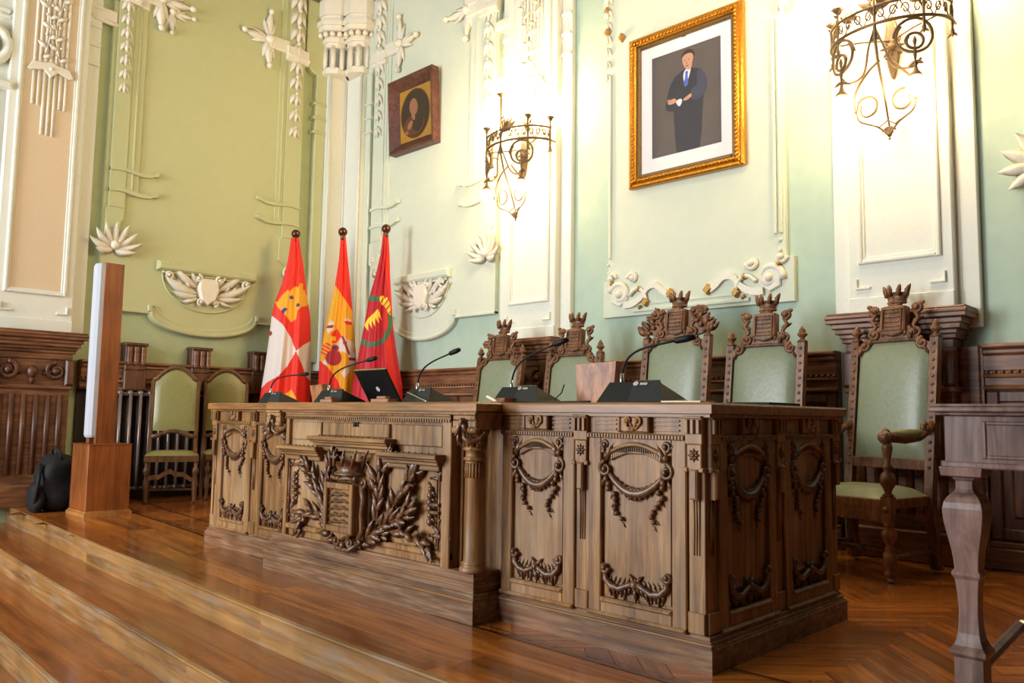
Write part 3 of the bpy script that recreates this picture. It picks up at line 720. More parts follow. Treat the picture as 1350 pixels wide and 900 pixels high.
def bay(o, U, N, w, carve=True, lift=1.0):
    """one framed bay, local u from 0 to w, front plane d=0"""
    m = MB(o, U, N); t = .022
    m.box(0, w, .12, .905, -.02, 0); m.ring(0, w, .125, .815, .062, 0, .02, .004)
    m.box(.062, w-.062, .17, .19, 0, .03, .008); m.box(0, w, .83, .9, 0, .012, .003)
    for z in (.848, .868, .884):
        m.box(.03, w*.30, z-.003, z+.003, .012, .019); m.box(w*.70, w-.03, z-.003, z+.003, .012, .019)
    m.box(.075, w-.075, .2, .80, 0, .006); m.box(0, w, .118, .135, 0, .035, .008)
    p = m.build('panel', M_['desk'], desk)
    m = MB(o, U, N); m.box(0, w, .812, .832, 0, .03, .006)
    n = int(w/.014)
    for i in range(n): m.box(w*i/n+.003, w*(i+1)/n-.003, .814, .828, .03, .035)
    m.build('dentil_rail', M_['desk_h'], p)
    if not carve: return p
    c = w/2
    k = MB(o, U, N)
    k.box(c-.075, c+.075, .835, .9, .01, .03, .008); k.box(c+.05, c+.075, .838, .897, .02, .04, .004); k.box(c-.075, c-.06, .838, .897, .02, .036, .004)
    k.scroll(c-.022, .882, .018, 1.2, -PI/2, -1, .007, .035); k.scroll(c+.022, .882, .018, 1.2, -PI/2, 1, .007, .035)
    for a in (.5, 1.1, 2.04, 2.64): k.leaf(c, .845, a, .045, .018, .028, h=.014)
    k.ball(c, .85, .034, .009)
    k.build('cartouche', M_['desk'], p)
    g = MB(o, U, N); hu = w/2-.075
    # arched rail with little balusters between two scrolls
    top = [(c-hu+.03+(2*hu-.06)*i/12, .755+.035*math.sin(PI*i/12), .02) for i in range(13)]
    bl = MB(o, U, N); bl.tube(top, .010, 6); bl.tube([(a, b-.028, .014) for a, b, d in top], .005, 5)
    for i in range(1, 24):
        a = c-hu+.03+(2*hu-.06)*i/24; b = .755+.035*math.sin(PI*i/24); bl.box(a-.0035, a+.0035, b-.028, b-.004, .008, .02)
    bl.build('arched_rail', M_['desk_h'], p)
    for s in (-1, 1):
        x = c+s*hu*.93
        g.scroll(x, .785, .021, 1.3, -PI/2, s, .009, .02); g.scroll(x, .69, .031, 1.4, PI/2, -s, .0105, .02)
        g.ball(x, .69, .028, .012); g.ball(x-s*.004, .742, .016, .015)
        g.leaf(x, .72, PI/2+s*.5, .09, .035, .01, h=.03); g.leaf(x+s*.01, .76, PI/2-s*.6, .06, .022, .006, h=.02); g.leaf(x, .665, -PI/2+s*.5, .06, .026, .006, h=.02)
        rn = random.Random(4)
        for j in range(9):
            t = j/8; g.ball(x-s*(.008+.06*t)+rn.uniform(-.014, .014), .65-.15*t, .016, .0135*(1-.25*t)); 
            g.leaf(x-s*(.01+.06*t), .64-.15*t, -PI/2+rn.uniform(-1.2, 1.2), .04, .018, .002, h=.012)
    g.festoon(c-hu*.86, .678, c+hu*.86, .678, .078, .0185, .002)
    g.build('carved_festoon', M_['carve'], p)
    f = MB(o, U, N)
    f.box(c-.004, c+.004, .2, .21, .006, .01)
    for s in (-1, 1):
        x = c+s*hu*.95
        f.scroll(x, .305, .02, 1.2, 0 if s < 0 else PI, s, .011, .02)
        f.tube([(x, .292, .014), (x-s*.004, .262, .018), (x-s*.03, .238, .018), (x-s*.07, .232, .02), (x-s*.11, .25, .02), (c, .262, .022)], [.012, .014, .015, .013, .012, .01], 6)
        for j in range(7):
            t = j/6; u = x-s*(.012+.13*t); v = .248-.006*math.sin(PI*t)+.012*t
            f.leaf(u, v, -PI/2-s*(.9-1.2*t)*.6, .055+.01*math.sin(j*2), .02, .006, h=.018, bend=s*.5)
            f.leaf(u, v, PI/2+s*.5, .035, .016, .004, h=.012)
    f.ball(c, .258, .022, .017); f.leaf(c, .25, -PI/2, .06, .026, .01, h=.02)
    for a in (-.5, .5): f.leaf(c, .262, PI/2+a*1.6, .045, .02, .01, h=.016)
    f.build('carved_foliage', M_['carve'], p)
    return p
def post(o, U, N, carve=True):
    """pilaster strip with triglyph, rosette and drop; u from -.033 to .033"""
    m = MB(o, U, N)
    m.box(-.034, .034, .12, .905, -.02, .008, .002); m.box(-.036, .036, .8, .9, .008, .03, .003); m.box(-.038, .038, .893, .903, .02, .04, .003)
    for u in (-.024, 0, .024): m.box(u-.007, u+.007, .838, .89, .03, .042, .002)
    m.box(-.03, .03, .70, .8, .008, .026, .003); m.box(-.042, -.024, .70, .716, .0, .034, .003); m.box(.024, .042, .70, .716, .0, .034, .003)
    m.box(-.016, .016, .60, .71, .008, .036, .006)
    for u in (-.011, 0, .011): m.tube([(u, .6, .012), (u, .40, .01)], [.0045, .002], 5)
    m.box(-.034, .034, .125, .2, .008, .018, .003)
    p = m.build('pilaster_strip', M_['desk'], desk)
    if carve:
        r = MB(o, U, N)
        for k in range(8): r.leaf(0, .76, k*PI/4, .026, .015, .026, h=.008)
        r.ball(0, .76, .03, .009); r.build('rosette', M_['carve'], p)
    return p
Xa, Na = (1, 0, 0), (0, -1, 0)
y0 = .032
bay((-.565, y0, 0), Xa, Na, .455); post((-.072, y0, 0), Xa, Na)
bay((-1.06, y0, 0), Xa, Na, .42); post((-.603, y0, 0), Xa, Na)
bay((-3.255, y0, 0), Xa, Na, .42); post((-3.30, y0, 0), Xa, Na); bay((-3.79, y0, 0), Xa, Na, .455); post((-3.833, y0, 0), Xa, Na)
m = MB(); m.box(-2.9, -2.67, .12, .9, -y0-.02, -y0); m.build('panel', M_['desk'], desk)
Ya, Ne = (0, 1, 0), (1, 0, 0)
bay((-.045, .104, 0), Ya, Ne, .45); bay((-.045, .63, 0), Ya, Ne, .46)
for y in (.068, .59, 1.14): post((-.045, y, 0), Ya, Ne)
bay((DX0+.045, .56, 0), (0, -1, 0), (-1, 0, 0), .46, False); bay((DX0+.045, 1.1, 0), (0, -1, 0), (-1, 0, 0), .46, False)
for y in (.05, .58, 1.12): post((DX0+.045, y, 0), (0, -1, 0), (-1, 0, 0), False)
# knee side (towards the chairs)
m = MB(); m.frame((0, DD-.035, 0), (1, 0, 0), (0, 1, 0))
for i in range(6): m.ring(DX0+.08+i*.62, DX0+.08+i*.62+.6, .13, .88, .07, 0, .015, .004)
m.build('back_panelling', M_['desk'], desk)

# centre block front
yc = CY+.053                     # plane of the centre front
O = (0, yc, 0)
m = MB(O)
m.box(BX0, BX1, .2, .905, -.02, 0); m.box(BX0, BX0+.035, .2, .9, 0, .022, .004); m.box(BX1-.06, BX1, .2, .9, 0, .022, .004)
m.box(BX0, BX1, .245, .275, 0, .02, .006); m.box(BX0, BX1, .885, .9, 0, .03, .004)
m.box(-2.62, -2.33, .745, .845, 0, .012, .004); m.box(-2.31, -1.72, .775, .845, 0, .014, .004); m.box(-1.69, -1.32, .745, .845, 0, .014, .004)
m.box(-2.62, -2.30, .28, .66, 0, .006); m.box(-1.7, -1.36, .28, .66, 0, .006); m.box(-2.30, -1.7, .28, .72, 0, .008)
cp = m.build('centre_panel', M_['desk'], desk)
m = MB(O); m.box(BX0, BX1, .868, .886, 0, .026, .003); n = 78
for i in range(n): m.box(BX0+(BX1-BX0)*i/n+.004, BX0+(BX1-BX0)*(i+1)/n-.004, .86, .874, .02, .03)
m.build('dentil_rail', M_['desk_h'], cp)
m = MB(O); m.ball(-2.0, .838, .014, .012); m.box(-2.025, -1.975, .826, .85, .012, .018, .002); m.build('keyhole_plate', M_['black'], cp)
def hood(a, b, z):
    m = MB(O)
    for z0, z1, d in ((z, z+.022, .085), (z-.012, z, .07), (z-.03, z-.012, .055), (z-.055, z-.03, .035)): m.box(a+(.085-d)*.6, b-(.085-d)*.6, z0, z1, 0, d, .004)
    n = int((b-a)/.05)
    for i in range(n): m.ball(a+.03+(i+.5)*(b-a-.06)/n, z+.022, .04, .007, n=6, m=4)
    m.build('hood_moulding', M_['desk_h'], cp)
hood(-2.36, -1.66, .75); hood(-2.675, -2.27, .69); hood(-1.73, -1.285, .69)
# shield
cx = -2.015
m = MB(O)
m.box(cx-.128, cx+.128, .30, .535, 0, .085, .012); m.prism([(cx-.128, .30), (cx+.128, .30), (cx+.06, .275), (cx, .25), (cx-.06, .275)], 0, .085, .01)
m.ring(cx-.128, cx+.128, .295, .54, .03, .085, .105, .004)
sh = m.build('coat_of_arms', M_['desk'], cp)
m = MB(O); rn = random.Random(2)
for i in range(6):
    z = .335+i*.034
    m.prism([(cx-.09, z), (cx-.05, z+.006), (cx-.02, z+.002), (cx+.03, z+.01), (cx+.095, z+.004), (cx+.07, z+.014), (cx+.03, z+.026), (cx, z+.016), (cx-.04, z+.024), (cx-.06, z+.014)], .085, .1, .004)
m.build('flame_relief', M_['carve'], sh)
m = MB(O); m.crown(cx, .575, .26, .125, .01, .12, 7, .42)
for i in range(5): m.ball(cx-.1+.05*i, .565, .07+.03*math.sin(PI*i/4), .014)
m.tube([(cx-.12, .55, .06), (cx-.07, .568, .09), (cx, .56, .1), (cx+.07, .568, .09), (cx+.12, .55, .06)], .01, 6)
m.build('crown', M_['carve'], sh)
m = MB(O)
for s in (-1, 1):
    m.scroll(cx+s*.06, .245, .03, 1.3, PI/2, s, .012, .06); m.scroll(cx+s*.14, .28, .03, 1.2, -PI/2, -s, .012, .05)
    m.tube([(cx+s*.14, .535, .06), (cx+s*.165, .47, .06), (cx+s*.15, .4, .06), (cx+s*.165, .32, .06), (cx+s*.13, .27, .06)], [.014, .018, .014, .018, .012], 6)
    m.scroll(cx+s*.16, .55, .022, 1.2, -PI/2, s, .01, .06)
m.ball(cx, .225, .06, .022); m.tube([(cx-.12, .25, .04), (cx-.05, .205, .06), (cx+.05, .205, .06), (cx+.12, .25, .04)], .013, 6)
m.build('strapwork', M_['carve'], sh)
# laurel and oak branches
def branch(m, pts, n, L, w, seed=1, d=.015, berries=True):
    rn = random.Random(seed); P = []
    N = len(pts)-1
    for i in range(n+1):
        t = i/n*N; k = min(int(t), N-1); f = t-k
        a = pts[max(k-1, 0)]; b = pts[k]; c = pts[k+1]; e = pts[min(k+2, N)]
        q = []
        for j in range(2):
            q.append(.5*((2*b[j])+(-a[j]+c[j])*f+(2*a[j]-5*b[j]+4*c[j]-e[j])*f*f+(-a[j]+3*b[j]-3*c[j]+e[j])*f**3))
        P.append(q)
    m.tube([(x, y, d+.01) for x, y in P], [.009*(1-.6*i/n) for i in range(n+1)], 6)
    for i in range(1, n+1):
        x, y = P[i]; ang = math.atan2(P[i][1]-P[i-1][1], P[i][0]-P[i-1][0])
        for s in (-1, 1):
            m.leaf(x, y, ang+s*rn.uniform(.35, .75), L*rn.uniform(.75, 1.15), w, d+rn.uniform(-.004, .02), h=w*.5, curl=rn.uniform(.0, .03), bend=-s*rn.uniform(0, .4))
        if berries and rn.random() < .4: m.ball(x+rn.uniform(-.02, .02), y+rn.uniform(-.02, .02), d+.02, .009, n=6, m=4)
    x, y = P[-1]; m.leaf(x, y, ang, L*1.05, w, d+.01, h=w*.5, curl=.02)
m = MB(O)
branch(m, [(cx-.06, .23), (cx-.17, .28), (cx-.21, .4), (cx-.2, .52), (cx-.17, .64)], 10, .10, .042, 1, .02)
branch(m, [(cx-.15, .27), (cx-.24, .38), (cx-.32, .5), (cx-.42, .6)], 8, .10, .042, 2)
branch(m, [(cx-.12, .25), (cx-.26, .33), (cx-.36, .36), (cx-.42, .34), (cx-.46, .29)], 7, .09, .04, 3)
m.build('laurel_branch', M_['carve'], cp)
m = MB(O)
branch(m, [(cx+.06, .23), (cx+.2, .30), (cx+.25, .44), (cx+.24, .56), (cx+.3, .66)], 11, .105, .046, 4, .02)
branch(m, [(cx+.1, .25), (cx+.28, .33), (cx+.36, .45), (cx+.44, .53), (cx+.5, .6)], 10, .105, .048, 5)
branch(m, [(cx+.1, .26), (cx+.3, .36), (cx+.42, .4), (cx+.48, .44)], 7, .1, .046, 6, .02)
branch(m, [(cx+.08, .24), (cx+.26, .30), (cx+.4, .34), (cx+.52, .33), (cx+.6, .285)], 8, .09, .042, 7)
m.build('oak_branch', M_['carve'], cp)
for sx, xx, sd in ((1, -1.375, 11), (-1, -2.585, 12)):
    m = MB(O)
    m.tube([(xx+sx*.045, .62, .014), (xx+sx*.045, .28, .014)], .006, 5)
    m.box(xx-.01, xx+.055, .44, .455, 0, .03, .003); m.box(xx-.01, xx+.055, .475, .49, 0, .03, .003)
    for z in (.6, .645): m.acanthus(xx+sx*.03, z, .055, (PI/2+.5, PI/2-.5, 0, PI), .004)
    for z, r in ((.55, .016), (.52, .02), (.49, .022), (.46, .022), (.43, .018), (.40, .02)): m.ball(xx-sx*.015, z, .014, r); m.leaf(xx-sx*.015, z, -PI/2+sx*.7, .05, .024, .004, h=.018); m.leaf(xx-sx*.015, z, PI/2+sx*.7, .045, .022, .004, h=.018)
    m.acanthus(xx+sx*.05, .34, .075, (0, PI/2, PI, -PI/2, .8, 2.4), .004); m.acanthus(xx-sx*.005, .28, .06, (0, PI/2, PI, -PI/2, 2.4), .004)
    m.build('carved_spray', M_['carve'], cp)
# column on the right corner of the plinth, capital blocks on both corners
def capital(x, y, par):
    m = MB((x, y, 0)); m.frame((x, y, 0))
    m.box(-.085, .072, .895, .905, -.1, .075, .002); m.box(-.078, .066, .872, .895, -.1, .068, .004)
    m.box(-.07, .06, .83, .872, -.1, .06, .004)
    for a, b in ((-.08, -.035), (.02, .07)): m.tube([(a, .828, .058), (b, .828, .058)], .016, 8); m.box(a, b, .84, .87, .03, .068, .004)
    c = m.build('capital', M_['desk'], par)
    k = MB((x, y, 0))
    k.ball(-.008, .862, .08, .014, rv=1.6); k.leaf(-.008, .875, -PI/2-.3, .075, .03, .075, h=.02, curl=.02); k.leaf(-.008, .87, -PI/2+.5, .07, .026, .07, h=.02); k.leaf(-.03, .82, -PI/2-.1, .06, .022, .07, h=.015)
    k.tube([(-.005, .83, .07), (.01, .795, .078), (.04, .775, .07), (.07, .79, .04), (.08, .82, .02)], [.006, .011, .014, .011, .006], 6)
    for a, b in ((-.04, .05), (.07, .03)): k.leaf(a, .80, -PI/2, .045, .02, b, h=.015)
    k.build('capital_swag', M_['carve'], c)
col = thing('corner_column', (-1.122, -.095, .21)); col.parent = desk; col.location = Vector((-1.122, -.095, .21))-Vector((-1.95, .55, 0))
MC = dict(u=0, d=0)
m = MB((-1.122, -.095, 0), (1, 0, 0), (0, 1, 0))
m.lathe([(.056, .21), (.062, .218), (.062, .228), (.054, .236), (.050, .24), (.053, .247), (.053, .252), (.045, .258), (.0445, .42), (.0425, .68), (.044, .685), (.044, .69), (.038, .695)], 0, 0, 24)
m.build('shaft', M_['desk'], col)
m = MB((-1.122, -.095, 0), (1, 0, 0), (0, 1, 0))
m.lathe([(.042, .69), (.051, .696), (.051, .706), (.043, .711), (.0425, .735), (.053, .742), (.053, .75), (.045, .756), (.046, .79), (.062, .815), (.066, .83)], 0, 0, 24)
for k in range(12):
    a = 2*PI*k/12; m.tube([(.046*math.cos(a), .757, .046*math.sin(a)), (.049*math.cos(a), .80, .049*math.sin(a))], .009, 6)
m.build('necking', M_['desk'], col)
m = MB((-1.122, -.095, 0), (1, 0, 0), (0, 1, 0))
for k in range(20):
    a = 2*PI*k/20; m.tube([(.0425*math.cos(a), .62, .0425*math.sin(a)), (.042*math.cos(a), .685, .042*math.sin(a))], .004, 5)
m.build('fluting', M_['desk'], col)
capital(-1.122, -.095, desk); capital(-2.755, -.095, desk)
m = MB(); ext(m, [(BX1, -.02), (BX1, CY+.09), (BX1+.02, CY+.09), (BX1+.02, .03), (BX1, .03)], .2, .9); m.build('column_recess', M_['desk'], desk)
def smooth(pts, k=3):
    for _ in range(k):
        q = []
        for i in range(len(pts)):
            a = pts[i]; b = pts[(i+1) % len(pts)]; q += [(a[0]*.75+b[0]*.25, a[1]*.75+b[1]*.25), (a[0]*.25+b[0]*.75, a[1]*.25+b[1]*.75)]
        pts = q
    return pts
# ------------------------------------------------------------------ carved armchairs
def armchair(name, h=1.50, w=.50, big=False, seed=1):
    """front is -y; origin on the floor under the seat"""
    t = thing(name, (0, 0, 0)); hw = w/2; W = M_['chair']
    lean = lambda z: .20+max(0, z-.45)*.13       # y of the back at height z
    def yb(z): return lean(z)
    zt = h-.11                                   # top of the posts, finials above
    seat = MB(); seat.frame((0, 0, 0), (1, 0, 0), (0, 0, 1), (0, 1, 0))
    seat.prism([(-hw-.02, -.30), (hw+.02, -.30), (hw-.005, .2), (-hw+.005, .2)], .40, .455, .006)
    s = seat.build('seat_frame', W, t)
    c = MB(); n = 8; vs = []
    for j in range(n+1):
        for i in range(n+1):
            u = i/n*2-1; v = j/n*2-1; y = -.05+.235*v; wx = (hw+.008-.02*(v+1)/2)
            k = (1-abs(u)**4)*(1-abs(v)**4); vs.append((u*wx, y, .455+.06*max(k, 0)**.5))
    fs = [(j*(n+1)+i, j*(n+1)+i+1, (j+1)*(n+1)+i+1, (j+1)*(n+1)+i) for j in range(n) for i in range(n)]
    c.raw(vs, fs, True); c.build('seat', M_['leather'], t)
    # back posts with rear legs
    for sx in (-1, 1):
        p = MB(); x = sx*(hw-.01)
        zs = [.02, .2, .4, .5, .7, 1.0, zt]
        for a, b in zip(zs, zs[1:]):
            ya = yb(a) if a > .4 else .2+(.4-a)*.12; y2 = yb(b) if b > .4 else .2+(.4-b)*.12
            r = .026
            p.raw([(x-r, ya-r, a), (x+r, ya-r, a), (x+r, ya+r, a), (x-r, ya+r, a), (x-r, y2-r, b), (x+r, y2-r, b), (x+r, y2+r, b), (x-r, y2+r, b)],
                  [(0, 1, 5, 4), (1, 2, 6, 5), (2, 3, 7, 6), (3, 0, 4, 7), (4, 5, 6, 7), (3, 2, 1, 0)])
        for k in range(16):
            z = .62+k*(zt-.66)/15; p.frame((x, yb(z)-.027, z)); p.ball(0, 0, 0, .012, rd=.5, n=6, m=4)
        p.frame((0, 0, 0)); pp_ = p.build('post', W, t)
        f = MB((x, yb(zt), 0), (1, 0, 0), (0, 1, 0)); f.lathe([(.03, zt), (.036, zt+.006), (.028, zt+.016), (.014, zt+.024), (.018, zt+.034), (.034, zt+.05), (.034, zt+.058), (.022, zt+.068), (.024, zt+.078), (.012, zt+.098), (.004, zt+.112)], 0, 0, 12)
        f.build('finial', W, pp_)
        g = MB((x, .2, 0), (1, 0, 0), (0, 1, 0)); g.lathe([(.008, 0), (.018, .006), (.018, .022), (.008, .03)], 0, .05, 10); g.build('caster', M_['chrome'], pp_)
    # upholstered back with arched top
    a0 = hw-.045; zb, ze, za = .66, h-.215, h-.125
    def top(u): return ze+(za-ze)*(1 if abs(u) < .55 else max(0, math.cos((abs(u)-.55)/.45*PI/2))**.6)
    vs = []; nx, nz = 16, 14
    for side in (-1, 1):
        for j in range(nz+1):
            for i in range(nx+1):
                u = i/nx*2-1; v = j/nz; z = zb+(top(u)-zb)*v
                k = max(0, (1-abs(u)**3)*(1-abs(2*v-1)**3))**.5
                vs.append((u*a0, yb(z)+(-.012-.035*k if side < 0 else .02), z))
    M1 = (nx+1)*(nz+1)
    fs = [(j*(nx+1)+i+o, j*(nx+1)+i+1+o, (j+1)*(nx+1)+i+1+o, (j+1)*(nx+1)+i+o) for o in (0, M1) for j in range(nz) for i in range(nx)]
    b = MB(); b.raw(vs, fs, True); b.build('backrest', M_['leather'], t)
    # crest rail: frame that follows the arch, scroll foliage, shield and crown
    sl = Vector((0, .13, 1)).normalized(); bk = MB((0, yb(h-.2)-.004, h-.2), (1, 0, 0), Vector((0, -1, .13)).normalized(), sl)
    q = lambda z: z-(h-.2)
    pts = [(u*a0, q(top(u))) for u in [i/12*2-1 for i in range(25)] if -1 <= u <= 1]
    up = [(-hw+.02, q(ze)+.07), (-hw*.7, q(ze)+.09), (-hw*.45, q(za)+.075), (-.1, q(za)+.10), (.1, q(za)+.10), (hw*.45, q(za)+.075), (hw*.7, q(ze)+.09), (hw-.02, q(ze)+.07)]
    low = [(u*a0*1.0, q(top(u))-.004) for u in [1-i/10*2 for i in range(11)]]
    bk.prism(up+low, -.028, .02, .006)
    bk.tube([(u, v+.008, .02) for u, v in [(k/12*2*a0-a0, q(top(k/12*2-1))) for k in range(13)]], .010, 6)
    for s_ in (-1, 1):
        bk.scroll(s_*hw*.70, q(ze)+.07, .035, 1.4, PI/2, s_, .015, .022); bk.scroll(s_*hw*.46, q(za)+.05, .028, 1.2, -PI/2, -s_, .013, .026)
        for k in range(4): bk.leaf(s_*(hw*.8-.05*k), q(ze)+.03+.03*k, PI/2+s_*(.9-.4*k), .07, .03, .018, h=.016)
        bk.ball(s_*hw*.57, q(ze)+.095, .02, .018)
    cr_ = bk.build('crest_rail', W, t)
    k = MB(bk.o, bk.U*1.0, bk.N, bk.V); z0 = q(za)+.03; k.U = k.U*1.42; k.V = k.V*1.06
    z0 /= 1.06
    k.prism([(-.062, z0+.04), (-.058, z0+.185), (0, z0+.195), (.058, z0+.185), (.062, z0+.04), (.04, z0+.012), (0, z0), (-.04, z0+.012)], -.015, .045, .008)
    k.ring(-.048, .048, z0+.035, z0+.17, .009, .04, .056, .003)
    for i in range(4): k.box(-.034, .034, z0+.055+i*.028, z0+.066+i*.028, .044, .054, .004)
    for s_ in (-1, 1):
        k.scroll(s_*.098, z0+.175, .03, 1.2, -PI/2, s_, .014, .012); k.scroll(s_*.095, z0+.02, .03, 1.2, PI/2, -s_, .013, .012)
        k.tube([(s_*.09, z0+.155, .012), (s_*.112, z0+.11, .012), (s_*.088, z0+.07, .012), (s_*.108, z0+.03, .012)], [.012, .016, .014, .012], 6)
        k.leaf(s_*.08, z0+.09, PI/2-s_*1.1, .06, .03, .004, h=.02); k.ball(s_*.125, z0+.2, .015, .014)
    if big:
        rn = random.Random(8)
        k.prism(smooth([(-.19, z0-.01), (-.16, z0+.12), (-.08, z0+.19), (.08, z0+.19), (.16, z0+.12), (.19, z0-.01)], 2), -.02, .008)
        for s_ in (-1, 1):
            for j in range(15):
                tt = j/14; k.leaf(s_*(.10+.10*tt), z0+.14-.13*tt, PI/2-s_*rn.uniform(.2, 1.3), .085, .04, rn.uniform(-.01, .015), h=.02, curl=.015)
            for j in range(3): k.ball(s_*(.12+.025*j), z0+.10-.035*j, .02, .016)
            k.scroll(s_*.14, z0+.17, .035, 1.3, 0, s_, .015, .01)
    k.build('coat_of_arms', W, cr_)
    c = MB(bk.o, bk.U, bk.N, bk.V); z1 = q(za)+.245; c.tube([(-.04, z1, .01), (.04, z1, .01)], .015, 8); c.crown(0, z1+.005, .16, .115, -.012, .05, 4); c.build('crown', W, cr_)
    # lower back rail
    r = MB((0, yb(.62), 0)); r.box(-hw, hw, .60, .665, -.018, .02, .005); r.build('back_rail', W, t)
    # arms with turned support running into the front legs
    for sx in (-1, 1):
        x = sx*(hw+.012)
        a = MB(); ar = [(x-sx*.02, yb(.84)-.01, .88), (x, .16, .84), (x, .05, .80), (x, -.08, .79), (x, -.2, .80), (x, -.27, .805)]
        a.tubew(ar, [.022, .024, .026, .028, .03, .032], 10)
        a.frame((x, -.285, .80), (0, -1, 0), (sx, 0, 0)); a.scroll(0, 0, .036, 1.3, PI/2, 1, .02, -.0); a.ball(0, 0, 0, .038, rd=1.2)
        a.frame((x, .13, .85), (0, -1, 0), (sx, 0, 0)); a.scroll(0, 0, .03, 1.2, PI/2, -1, .018, 0)
        a.frame((0, 0, 0)); ao = a.build('armrest', W, t)
        pd = MB(); pd.tubew([(x, .10, .83), (x, 0, .818), (x, -.1, .815), (x, -.2, .823)], [.014, .03, .032, .014], 10); pd.build('arm_pad', M_['leather2'], ao)
        l = MB((x, -.27, 0), (1, 0, 0), (0, 1, 0))
        l.lathe([(.02, .025), (.03, .04), (.03, .06), (.02, .07), (.036, .10), (.036, .16), (.022, .17), (.03, .18), (.018, .195), (.024, .22), (.042, .25), (.042, .275), (.022, .30), (.03, .31), (.03, .325)], 0, 0, 16)
        l.box(-.03, .03, .325, .47, -.03, .03, .004)
        l.lathe([(.028, .47), (.034, .478), (.018, .492), (.024, .51), (.042, .54), (.044, .565), (.036, .595), (.018, .615), (.028, .63), (.028, .64), (.016, .655), (.022, .70), (.03, .74), (.024, .775)], 0, 0, 16)
        l.ball(0, .40, -.03, .018)
        lo = l.build('leg', W, t)
        g = MB((x, -.27, 0), (1, 0, 0), (0, 1, 0)); g.lathe([(.008, 0), (.018, .006), (.018, .022), (.01, .03)], 0, 0, 10); g.build('caster', M_['chrome'], lo)
    st = MB()
    for sx in (-1, 1): st.tubew([(sx*hw, -.27, .13), (sx*hw, -.03, .13), (sx*(hw-.01), .23, .13)], [.014, .02, .014], 8)
    st.tubew([(-hw, -.03, .13), (0, -.03, .13), (hw, -.03, .13)], [.013, .022, .013], 8)
    st.box(-hw, hw, .33, .40, .285, .30, .004)
    st.build('stretcher', W, t)
    return t
A1 = armchair('carved_armchair', 1.52, .55)
A3 = armchair('carved_armchair', 1.60, .55, big=True)
chairs = [(A1, (-3.68, 2.30), 0.0, 'carved green leather armchair farthest left of the five behind the desk'),
          (None, (-2.82, 2.32), 0.02, 'carved green leather armchair behind the larger striped wooden block on the desk'),
          (A3, (-1.81, 2.28), 0.0, 'tallest carved armchair with leafy crest, middle of the row behind the desk'),
          (None, (-1.13, 2.34), -.02, 'carved green leather armchair between the tallest one and the fully visible one'),
          (None, (-.385, 2.50), math.radians(-12), 'carved green leather armchair right of the desk, its arm and seat in full view')]
for o, (x, y), rz, lb in chairs:
    o = o or copy_tree(A1)
    o.location = (x, y, .002); o.rotation_euler = (0, 0, rz)
    tag(o, lb, 'chair', 'carved armchairs behind the desk')

